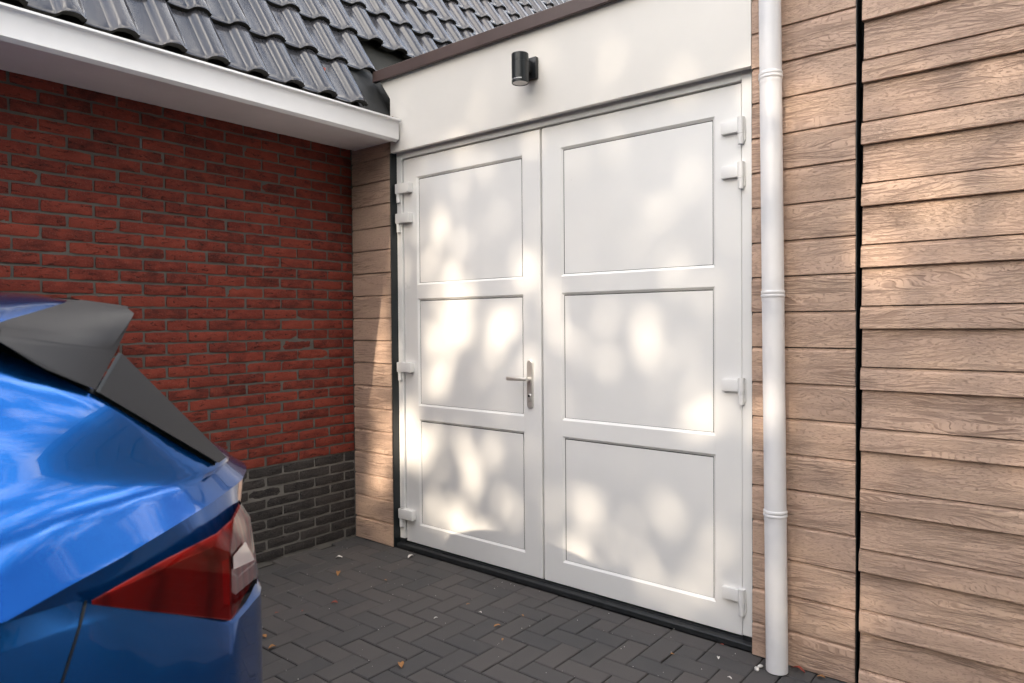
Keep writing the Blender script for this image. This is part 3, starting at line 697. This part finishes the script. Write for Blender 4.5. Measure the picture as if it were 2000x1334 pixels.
# refine between the levels
def midrow(r0, r1, r2, r3, t):
    return [0.5*((2*b)+(c-a)*t+(2*a-5*b+4*c-d)*t*t+(3*b-a-3*c+d)*t*t*t) for a, b, c, d in zip(r0, r1, r2, r3)]
fine = []
for i in range(len(rowsC)-1):
    fine.append(rowsC[i])
    if 10 <= i: 
        for t_ in (0.25, 0.5, 0.75): fine.append(midrow(rowsC[i-1], rowsC[i], rowsC[i+1], rowsC[min(i+2, len(rowsC)-1)], t_))
fine.append(rowsC[-1])
i_cr = 11                                                    # relax everything above the shoulder crease
for it in range(5):
    new = [list(r) for r in fine]
    for i in range(i_cr+1, len(fine)-1):
        for j in range(1, len(fine[0])-1):
            if fine[i][j].y > -0.9: new[i][j] = fine[i][j]*0.5+(fine[i-1][j]+fine[i+1][j]+fine[i][j-1]+fine[i][j+1])*0.125
    fine = new
def split_body():
    ncol = len(fine[0]); rz = [r[40].z for r in fine]; ref = fine[min(range(len(fine)), key=lambda k: abs(rz[k]-1.2))]
    def col(y): return min(range(40), key=lambda k: abs(ref[k].y-y)+(9 if ref[k].x < 0.4 else 0))
    j0, j1, jp = col(-1.15), col(0.02), col(-0.55); jr = min(k for k in range(45, ncol) if ref[k].x < 0.545); jw = min(k for k in range(ncol) if ref[k].x > 0.6)
    out = {'body': ([], [], {}), 'rear_window': ([], [], {}), 'side_window': ([], [], {}), 'windscreen': ([], [], {})}
    def add(key, quad, pts):
        vs, fs, ix = out[key]; f = []
        for kx, p in zip(quad, pts):
            if kx not in ix: ix[kx] = len(vs); vs.append(p)
            f.append(ix[kx])
        fs.append(tuple(f))
    for s in (1, -1):
        for i in range(len(fine)-1):
            for j in range(ncol-1):
                q = [(i, j), (i, j+1), (i+1, j+1), (i+1, j)]; P4 = [fine[a][b] for a, b in q]
                if s < 0: q = q[::-1]; P4 = P4[::-1]
                pts = [Vector((XC+s*p.x, p.y, p.z)) for p in P4]; c = sum((Vector(p) for p in P4), Vector())/4
                key = 'body'; glass = rz[i] > 1.068 and rz[i+1] < 1.345
                if glass and j >= jr: key = 'rear_window'
                elif glass and j0 <= j < j1 and j not in (jp, jp+1): key = 'side_window'
                elif glass and j < jw: key = 'windscreen'
                add(key, [(s if abs(fine[a][b].x) > 1e-6 else 0, a, b) for a, b in q], pts)
    return out
for key, (vs_, fs_, _) in split_body().items():
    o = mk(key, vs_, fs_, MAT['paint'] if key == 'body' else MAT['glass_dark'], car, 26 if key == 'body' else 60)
    if key == 'body': body_bvh = BVHTree.FromPolygons(vs_, fs_)
def skin_x(y, z):
    h = body_bvh.ray_cast(Vector((0.5, y, z)), Vector((-1, 0, 0)))
    return h[0].x if h[0] else -1.2
def strip(name, path, w, mat, lift=0.0012):
    vs_ = []
    for k, (y, z) in enumerate(path):
        a = path[max(0, k-1)]; b = path[min(len(path)-1, k+1)]; d = Vector((b[0]-a[0], b[1]-a[1])).normalized(); n_ = Vector((-d.y, d.x))*w/2
        for sg in (1, -1): yy, zz = y+sg*n_.x, z+sg*n_.y; vs_.append((skin_x(yy, zz)+lift, yy, zz))
    return both(name, vs_, [(2*k, 2*k+1, 2*k+3, 2*k+2) for k in range(len(path)-1)], mat)
def both(name, verts, faces, mat, bevel=0.0, smooth=30, par=None, sides=(1, -1), seg=2):
    res = []
    for s in sides:
        bm = bmesh.new(); bv = [bm.verts.new((XC+s*(x-XC), y, z)) for x, y, z in verts]
        for f in faces: bm.faces.new([bv[i] for i in (f if s > 0 else f[::-1])])
        bmesh.ops.recalc_face_normals(bm, faces=bm.faces)
        if bevel: bmesh.ops.bevel(bm, geom=list(bm.edges), offset=bevel, segments=seg, profile=0.5, affect='EDGES')
        p = par[len(res)] if par else car
        res.append(from_bm(name, bm, mat, p, smooth))
    return res
# roof spoiler, one piece across the car
sp_h = {  # near half, x from the car centre
 'A0': (0.575, 0.05, 1.372), 'A': (0.572, 0.3626, 1.3565), 'B': (0.372, 0.550, 1.4045), 'Bc': (0.0, 0.610, 1.422),
 'C': (0.530, 0.5996, 1.3750), 'Cm': (0.30, 0.672, 1.3960), 'Cc': (0.0, 0.705, 1.4050),
 'W0': (0.645, 0.05, 1.352), 'W1': (0.655, 0.345, 1.336), 'Wd': (0.582, 0.5349, 1.3067),
 'V1': (0.672, 0.339, 1.3255), 'V0': (0.665, 0.05, 1.340), 'D': (0.580, 0.5440, 1.2985), 'E': (0.650, 0.4841, 1.2365), 'Gm': (0.664, 0.40, 1.280),
 'Di': (0.40, 0.55, 1.335), 'Dc': (0.0, 0.58, 1.345), 'Ai': (0.45, 0.05, 1.36), 'A2': (0.50, 0.20, 1.345), 'B2': (0.36, 0.40, 1.365), 'Bc2': (0.0, 0.42, 1.375)}
nm = list(sp_h); idx = {n: i for i, n in enumerate(nm)}
fsp = [('A0', 'A', 'W1', 'W0'), ('W0', 'W1', 'V1', 'V0'), ('W1', 'Wd', 'D', 'V1'), ('V1', 'D', 'E', 'Gm'), ('C', 'Cm', 'Di', 'D'), ('C', 'D', 'Wd'), ('Cm', 'Cc', 'Dc', 'Di'), ('A0', 'A2', 'A'), ('A', 'A2', 'B2', 'B'), ('B', 'B2', 'Bc2', 'Bc')]
bm = bmesh.new()
def ruled(s, c0, c1, n, m):
    a, b = catmull(c0, n), catmull(c1, n)
    g = [[bm.verts.new((XC+s*q.x, q.y, q.z)) for q in (a[i].lerp(b[i], k/m) for k in range(m+1))] for i in range(n+1)]
    for i in range(n):
        for k in range(m):
            f = (g[i][k], g[i+1][k], g[i+1][k+1], g[i][k+1]); bm.faces.new(f if s > 0 else f[::-1])
H_ = sp_h
for s in (1, -1):
    for f in fsp: bm.faces.new([bm.verts.new((XC+s*H_[n_][0], H_[n_][1], H_[n_][2])) for n_ in (f if s > 0 else f[::-1])])
    # side: from the ledge over the shoulder up to the roof line; right hand edge bulges and rounds over at the tip
    ruled(s, [H_['W1'], (0.622, 0.352, 1.3475), H_['A'], (0.47, 0.462, 1.383), H_['B'], (0.352, 0.566, 1.4060)], [H_['Wd'], (0.566, 0.558, 1.332), (0.546, 0.584, 1.358), (0.530, 0.5985, 1.3735), (0.508, 0.600, 1.3815), (0.485, 0.606, 1.3850)], 14, 12)
    ruled(s, [(0.352, 0.566, 1.4060), (0.20, 0.594, 1.414), H_['Bc']], [(0.485, 0.606, 1.3850), H_['Cm'], H_['Cc']], 8, 6)
bmesh.ops.remove_doubles(bm, verts=bm.verts, dist=0.0004)
from_bm('spoiler', bm, MAT['grey_plastic'], car, 40)
# side blades next to the rear window
fin_v = [(-1.353, 0.4905, 1.2310), (-1.353, 0.5863, 1.1605), (-1.364, 0.7160, 1.0670), (-1.398, 0.7510, 1.0695), (-1.418, 0.6450, 1.1960), (-1.418, 0.5560, 1.2960),
         (-1.47, 0.53, 1.225), (-1.47, 0.60, 1.150), (-1.45, 0.725, 1.060)]
both('window_blade', fin_v, [(0, 1, 4, 5), (1, 2, 3, 4), (5, 4, 7, 6), (4, 3, 8, 7)], MAT['grey_plastic'], smooth=60)
# dark joints under spoiler and blade, panel gap in front of the bumper
strip('window_seal', [(0.20, 1.333), (0.27, 1.329), (0.339, 1.3215), (0.40, 1.286), (0.484, 1.2330), (0.535, 1.195), (0.586, 1.157), (0.65, 1.110), (0.714, 1.0640)], 0.008, MAT['trim'], 0.003)
both('window_seal', [(-1.4190, 0.5490, 1.2990), (-1.3530, 0.4850, 1.2340), (-1.3530, 0.4925, 1.2290), (-1.4190, 0.5575, 1.2945)], [(0, 1, 2, 3)], MAT['trim'])
strip('panel_gap', [(0.4015-0.36*(0.931-z), z) for z in [0.931-0.03*k for k in range(15)]], 0.0042, MAT['trim'])
lampv = {'T': (-1.153, .4015, .9340), 'U1': (-1.187, .5240, .9540), 'U2': (-1.218, .637, .9680), 'U3': (-1.250, .6840, .9770), 'U4': (-1.345, .7530, .9790),
         'V': (-1.208, .6270, .9490), 'Rt': (-1.212, .6570, .9295), 'Rb': (-1.217, .6610, .8020), 'S1': (-1.350, .7760, .9440), 'S2': (-1.330, .7800, .8330), 'S3': (-1.335, .7790, .7955), 'M': (-1.280, .7200, .9320),
         'I1': (-1.60, .875, .9550), 'I2': (-1.60, .885, .8750), 'Tb': (-1.153, .4025, .9295)}
nm = list(lampv); ix = {n: i for i, n in enumerate(nm)}
lf = [('T', 'V', 'Rt', 'Rb', 'Tb'), ('T', 'U1', 'U2', 'V'), ('V', 'U2', 'U3', 'Rt'), ('U3', 'U4', 'S1', 'M'), ('Rt', 'U3', 'M'), ('Rt', 'M', 'S1', 'S2', 'S3', 'Rb'), ('U4', 'I1', 'I2', 'S1'), ('S1', 'I2', 'S3', 'S2')]
tl = both('tail_light', list(lampv.values()), [tuple(ix[n] for n in f) for f in lf], MAT['lampred'], smooth=12)
inner = {n: (p[0]-0.0035, p[1]-0.003 if n not in ('T', 'Tb') else p[1]+0.002, p[2]-(0.002 if n in ('Rb', 'Tb', 'S3') else 0)) for n, p in lampv.items()}
both('reflector', list(inner.values()), [tuple(ix[n] for n in f) for f in lf], MAT['reflector'], smooth=12, par=tl)
def off(p, d): return (p[0]+d[0], p[1]+d[1], p[2]+d[2])
both('light_guide', [(-1.2125, .6400, .9170), (-1.2130, .6530, .9190), (-1.2175, .6570, .8300), (-1.2155, .6430, .8380)], [(0, 1, 2, 3)], MAT['redguide'], par=tl)
both('clear_lens', [(-1.2135, .6620, .9200), (-1.2790, .7240, .9200), (-1.3150, .7640, .8650), (-1.2155, .6640, .8950)], [(0, 1, 2, 3)], MAT['chrome_white'], par=tl)
# wheels, rear ones 0.8 m from the tail
def wheel(x, y, s):
    w = empty('wheel', (x, y, 0.325)); parent_to(w, car); WLOC[w.name] = (x, y, 0.325)
    bm = bmesh.new(); prev = None
    for r, dx_ in ((0.21, -0.10), (0.31, -0.105), (0.325, -0.09), (0.325, 0.09), (0.31, 0.105), (0.21, 0.10), (0.20, 0.02)):
        rg = [bm.verts.new((x+s*dx_, y+r*math.cos(2*math.pi*i/40), 0.325+r*math.sin(2*math.pi*i/40))) for i in range(40)]
        if prev:
            for i in range(40): bm.faces.new((prev[i], prev[(i+1) % 40], rg[(i+1) % 40], rg[i]))
        prev = rg
    from_bm('tyre', bm, MAT['tyre'], w, 40)
    bm = bmesh.new()
    for k in range(5):
        a = 2*math.pi*k/5; d = Vector((0, math.cos(a), math.sin(a)))
        bm_cyl(bm, Vector((x+s*0.075, y, 0.325)), Vector((x+s*0.07, y, 0.325))+d*0.205, 0.028, 0.034, 8)
    bm_cyl(bm, (x+s*0.02, y, 0.325), (x+s*0.09, y, 0.325), 0.05, n=20); from_bm('rim', bm, MAT['alloy'], w, 40)
for yy in (0.02, -2.62):
    for s in (1, -1): wheel(XC+s*0.815, yy, s)

# ------------------------------------------------------------------ fallen leaves and bits
def curl_leaf(l, w, seed):
    r = random.Random(seed); vs = []; fs = []; n = 5
    for i in range(n+1):
        t_ = i/n; ww = w*math.sin(math.pi*(0.08+0.88*t_))**0.8; zc = 0.22*l*math.sin(math.pi*t_*0.9)+r.uniform(0, .05)*l
        for s in (-1, 0, 1): vs.append(((t_-0.5)*l, s*ww/2, zc+(0.25*w*abs(s)*r.uniform(.4, 1.4))))
    for i in range(n):
        for j in range(2): a = i*3+j; fs.append((a, a+1, a+4, a+3))
    return vs, fs
def bit(name, x, y, z, l, w, mat, label, cat, group=None, rz=0, seed=0):
    vs, fs = curl_leaf(l, w, seed); me = bpy.data.meshes.new(name); me.from_pydata(vs, [], fs)
    o = mko(name, me, mat, None, 60, loc=(x, y, z)); o.rotation_euler = (0, 0, rz); tag(o, label, cat, group); return o
G1 = 'fallen leaves on the pavers'
bit('fallen_leaf', -3.0825, 2.2786, 0.002, .055, .022, MAT['dryleaf'], 'orange curled leaf on the pavers in front of the narrow planks', 'leaf', G1, 2.4, 1)
bit('fallen_leaf', -2.0601, 1.814, 0.002, .040, .024, MAT['dryleaf'], 'orange leaf lying nearest the bottom edge of the photo', 'leaf', G1, 2.6, 2)
bit('fallen_leaf', -1.9929, 2.3188, 0.002, .030, .014, MAT['dryleaf'], 'thin tan leaf on the pavers below the left door leaf', 'leaf', G1, 0.9, 3)
bit('fallen_leaf', -2.7751, 2.0255, 0.002, .034, .018, MAT['redleaf'], 'small russet leaf in the open middle of the pavers', 'leaf', G1, 0.5, 4)
for i, (x, y) in enumerate(((-2.713, 1.6159), (-2.5955, 1.5826))): bit('fallen_leaf', x, y, 0.002, .030, .020, MAT['dryleaf'], ('brown leaf touching the rear outline of the blue car', 'curled brown leaf just right of the blue car')[i], 'leaf', G1, i*1.3, 5+i)
SCRAP = ['tiny yellow leaf scrap below the left hinge side of the door', 'tiny tan leaf scrap under the middle of the left door leaf', 'tiny tan leaf scrap in front of the door meeting line', 'tiny tan leaf scrap close to the threshold below the handle', 'tiny orange leaf scrap in front of the right door leaf', 'red leaf scrap nearest the blue car', 'red leaf scrap a little right of the blue car', 'red leaf scrap lying at the right end of the threshold']
for i, (x, y) in enumerate(((-2.8127, 2.3767), (-2.2594, 2.4157), (-1.8901, 2.2351), (-1.9739, 2.4778), (-1.2673, 2.5594), (-2.8946, 1.7886), (-2.8184, 1.8779), (-1.1441, 2.7649))):
    bit('leaf_scrap', x, y, 0.002, .016, .009, MAT['dryleaf'] if i < 5 else MAT['redleaf'], SCRAP[i], 'leaf scrap', 'leaf scraps on the pavers', i*0.9, 20+i)
for i, (x, y) in enumerate(((-3.2897, 2.4366), (-2.9765, 2.7032))):
    bit('petal', x, y, 0.002, .040, .022, MAT['whitebit'], ('white petal on the pavers nearest the black brick plinth', 'white petal on the pavers by the left end of the threshold')[i], 'petal', 'white petals in the corner', 0.6+i, 40+i)
for i, (x, y) in enumerate(((-2.1502, 2.382), (-2.269, 2.21), (-1.1098, 2.6458), (-1.0142, 2.5226))):
    bit('petal', x, y, 0.002, .018, .011, MAT['whitebit'], ('pale petal scrap below the door handle', 'pale petal scrap in the middle of the open pavers', 'pale petal scrap near the right end of the threshold', 'pale petal scrap nearest the drainpipe')[i], 'petal', 'pale petal scraps', i, 44+i)
bit('fallen_leaf', -0.828, 2.733, 0.004, .060, .016, MAT['redleaf'], 'long red leaf lying behind the foot of the drainpipe', 'leaf', G1, -0.35, 61)
bit('fallen_leaf', -0.745, 2.735, 0.004, .028, .016, MAT['dryleaf'], 'small orange leaf at the foot of the planks right of the drainpipe', 'leaf', G1, 0.2, 62)
def pebble(x, y, r, seed, label):
    bm = bmesh.new(); bmesh.ops.create_icosphere(bm, subdivisions=2, radius=r); rr = random.Random(seed)
    for v in bm.verts: v.co = Vector((v.co.x*1.3, v.co.y*0.8, v.co.z*0.6))*rr.uniform(.88, 1.08)
    o = from_bm('pebble', bm, MAT['whitebit'], None, 50); o.location = (x, y, r*0.5); o.rotation_euler = (0, 0, seed); tag(o, label, 'pebble', 'pebbles by the drainpipe')
pebble(-0.955, 2.680, .010, 1, 'small white pebble left of the drainpipe foot, the one nearer the planks'); pebble(-0.957, 2.648, .012, 2, 'small white pebble left of the drainpipe foot, the one farther from the planks')
for i, yy in enumerate((2.655, 2.700)): bit('fallen_leaf', -3.096, yy, 2.541, .026, .020, MAT['dryleaf'], ('orange leaf crumb in the gutter end, the one farther from the fascia', 'orange leaf crumb in the gutter end, the one touching the fascia')[i], 'leaf', 'leaf crumbs in the gutter', i*2.0, 70+i)
p = roofpt(0.20, 2.335, 0.045); b_ = bit('fallen_leaf', p.x, p.y, p.z, .030, .018, MAT['redleaf'], 'small brown leaf stuck on a roof tile near the eave', 'leaf', None, 0.4, 80); b_.rotation_euler = (0, SA, 0.3)
bm = bmesh.new()
for i in range(230):
    x, y = random.uniform(-3.5, -0.75), random.uniform(1.2, 2.77)
    if random.random() < 0.75:                    # most of the grit lies in the joints
        if random.random() < 0.5: x = X0+round((x-X0)/U)*U+random.gauss(0, .002)
        else: y = Y0+round((y-Y0)/U)*U+random.gauss(0, .002)
    r = random.choice((.0011, .0014, .0018, .0026)); q = Matrix.Rotation(random.uniform(0, 6), 3, 'Z')
    b4 = [bm.verts.new(Vector((x, y, 0.0004+r*0.5))+q @ Vector(d)*r) for d in ((1, .2, -.3), (-.5, .8, -.3), (-.4, -.9, -.3), (0, 0, .8))]
    for f in ((0, 1, 3), (1, 2, 3), (2, 0, 3)): bm.faces.new([b4[k] for k in f])
tag(from_bm('grit', bm, MAT['whitebit']), 'pale specks of grit scattered on the dark pavers', kind='stuff')

# ------------------------------------------------------------------ trees across the drive (crown gaps cut to place the sun patches on door and planks)
HOLES = [(-2.874, 1.797, 0.103, 0.162, 0.9), (-2.653, 1.709, 0.084, 0.114, 0.6), (-2.495, 2.265, 0.213, 0.069, 0.5), (-2.797, 1.325, 0.179, 0.205, 0.9), (-2.884, 1.088, 0.124, 0.148, 0.8), (-2.563, 1.184, 0.112, 0.113, 0.5), (-2.308, 1.216, 0.152, 0.135, 0.8), (-2.271, 1.538, 0.074, 0.107, 0.9), (-3.121, 0.648, 0.063, 0.341, 1), (-2.912, 0.579, 0.092, 0.12, 0.9), (-2.745, 0.627, 0.087, 0.131, 0.7), (-2.571, 0.519, 0.112, 0.128, 1), (-2.44, 0.565, 0.09, 0.153, 0.9), (-2.613, 0.185, 0.151, 0.1, 1), (-2.853, 0.23, 0.103, 0.089, 0.6), (-3.0, 1.986, 0.043, 0.09, 0.5), (-1.424, 1.55, 0.109, 0.057, 0.7), (-1.514, 1.288, 0.136, 0.091, 0.6), (-1.351, 1.21, 0.107, 0.079, 0.5), (-1.715, 1.371, 0.083, 0.085, 0.5), (-1.895, 0.395, 0.083, 0.152, 0.65), (-1.957, 0.231, 0.061, 0.077, 0.9), (-1.48, 0.187, 0.149, 0.093, 0.35), (-1.324, 2.189, 0.116, 0.177, 0.25), (-2.53, 2.409, 0.128, 0.083, 0.4), (-1.64, 2.458, 0.059, 0.059, 0.5), (-3.35, 1.579, 0.119, 0.349, 0.9), (-3.408, 1.069, 0.097, 0.193, 0.8), (-3.317, 0.659, 0.057, 0.191, 0.7), (-3.448, 0.127, 0.099, 0.114, 0.9), (-0.529, 1.47, 0.113, 0.112, 0.8), (-0.154, 1.674, 0.054, 0.101, 0.7), (-0.597, 1.812, 0.051, 0.075, 0.6), (-0.208, 1.321, 0.055, 0.051, 0.4), (-0.853, 1.483, 0.076, 0.08, 0.3)]
_pr = np.random.default_rng(21); PINS = []
for (x, z, a, b, st) in HOLES:
    for k in range(max(1, int(round(a*b*st*330)))):
        q, w_ = _pr.random()**0.5, _pr.random()*2*math.pi
        PINS.append((x+a*q*math.cos(w_), z+b*q*math.sin(w_), (0.009+0.018*st)*_pr.uniform(.6, 1.3)))
for k in range(420): PINS.append((_pr.uniform(-3.2, 0.2), _pr.uniform(0.1, 2.35), _pr.uniform(.001, .011)))
for k in range(34): PINS.append((_pr.uniform(-3.52, -3.21), _pr.uniform(0.05, 2.0), _pr.uniform(.025, .050)))
for k in range(8): PINS.append((_pr.uniform(-0.62, -0.30), _pr.uniform(1.30, 1.85), _pr.uniform(.008, .022)))
def tree(name, base, crown_c, rad, n, label, seed):
    r = np.random.default_rng(seed); bx, by = base
    root = empty(name, (bx, by, 0), label, 'tree', 'trees across the drive')
    bm = bmesh.new(); pts = [(bx, by, -0.1, .20), (bx+.05, by, 1.5, .16), (bx-.05, by+.05, 4.6, .14), (bx+.02, by, crown_c[2]-1.2, .10), (bx, by+.1, crown_c[2]+1.0, .05)]
    for a, b in zip(pts, pts[1:]): bm_cyl(bm, a[:3], b[:3], a[3], b[3], 12, False)
    for k in range(9):
        a = k*2.4; z0 = crown_c[2]-4.1+k*0.35; q = Vector((bx, by, z0)); e = Vector((crown_c[0]+math.cos(a)*rad[0]*.65, crown_c[1]+math.sin(a)*rad[1]*.65, z0+1.2+0.2*(k % 3)))
        m = q.lerp(e, .5)+Vector((0, 0, -.15)); bm_cyl(bm, q, m, .07, .045, 8, False); bm_cyl(bm, m, e, .045, .015, 8, False)
    from_bm('trunk', bm, MAT['bark'], root, 60)
    nc = 420
    d = r.normal(size=(nc, 3)); d /= np.linalg.norm(d, axis=1)[:, None]
    cc = d*(r.random(nc)**0.42)[:, None]*np.array(rad)+np.array(crown_c)
    p = cc[r.integers(0, nc, n)] + r.normal(size=(n, 3))*np.array([.30, .30, .24])
    s = (YD-p[:, 1])/SUN_TRAVEL.y; hx = p[:, 0]+SUN_TRAVEL.x*s; hz = p[:, 2]+SUN_TRAVEL.z*s
    keep = np.ones(n, bool)
    for (x, z, a) in PINS: keep &= ((hx-x)/(a+0.034))**2+((hz-z)/(a*1.25+0.036))**2 > 1.0
    p = p[keep]; m = len(p)
    u = r.normal(size=(m, 3)); u /= np.linalg.norm(u, axis=1)[:, None]
    w = np.cross(u, r.normal(size=(m, 3))); w /= np.linalg.norm(w, axis=1)[:, None]
    l = r.uniform(.05, .085, m)[:, None]; wd = l*0.62
    v = np.stack([p-u*l, p+w*wd, p+u*l, p-w*wd], 1).reshape(-1, 3)
    me = bpy.data.meshes.new('crown'); me.vertices.add(4*m); me.vertices.foreach_set('co', v.ravel())
    me.loops.add(4*m); me.loops.foreach_set('vertex_index', np.arange(4*m, dtype=np.int32))
    me.polygons.add(m); me.polygons.foreach_set('loop_start', np.arange(0, 4*m, 4, dtype=np.int32)); me.update(calc_edges=True); me.validate()
    mko('crown', me, MAT['leaf'], root)
tree('leafy_tree', (-2.2, -13.6), (-2.1, -13.4, 9.9), (2.9, 2.3, 3.0), 30000, 'broad green tree behind the viewpoint, the one nearer the brick house', 3)
tree('leafy_tree', (1.5, -13.2), (1.5, -13.2, 9.8), (2.8, 2.2, 3.0), 28000, 'broad green tree behind the viewpoint, the one farther from the brick house', 5)

# ------------------------------------------------------------------ unseen conifer rows added to block low skylight
def shade_hedge(x0, x1, y0, y1, h, n, face, label):
    root = empty('shade_hedge', ((x0+x1)/2, (y0+y1)/2, 0), label, 'shade_hedge', 'added shade rows behind the viewpoint')
    box('shade_hedge_core', x0+.15, x1-.15, y0+.15, y1-.15, 0, h-.15, MAT['core'], root)
    r = np.random.default_rng(4)
    p = np.stack([r.uniform(x0, x1, n), r.uniform(y0, y1, n), r.uniform(0, h, n)], 1)
    side = r.integers(0, 5, n); jit = np.abs(r.normal(0, .09, n)); f = side <= 3
    if face == 'x': p[f, 0] = x0+jit[f]
    else: p[f, 1] = y1-jit[f]
    p[side == 4, 2] = h-jit[side == 4]
    u = r.normal(size=(n, 3)); u /= np.linalg.norm(u, axis=1)[:, None]; w = np.cross(u, r.normal(size=(n, 3))); w /= np.linalg.norm(w, axis=1)[:, None]
    l = r.uniform(.06, .11, n)[:, None]; v = np.stack([p-u*l, p+w*l*.6, p+u*l, p-w*l*.6], 1).reshape(-1, 3)
    me = bpy.data.meshes.new('foliage'); me.vertices.add(4*n); me.vertices.foreach_set('co', v.ravel()); me.loops.add(4*n)
    me.loops.foreach_set('vertex_index', np.arange(4*n, dtype=np.int32)); me.polygons.add(n); me.polygons.foreach_set('loop_start', np.arange(0, 4*n, 4, dtype=np.int32)); me.update(calc_edges=True); me.validate()
    mko('foliage', me, MAT['leaf'], root)
shade_hedge(4.6, 5.8, -9.0, 2.6, 8.4, 16000, 'x', 'tall unseen conifer row added to shade the brick wall')
shade_hedge(-7.0, 4.5, -11.2, -10.0, 4.4, 16000, 'y', 'unseen conifer row added to dim the corner under the gutter')
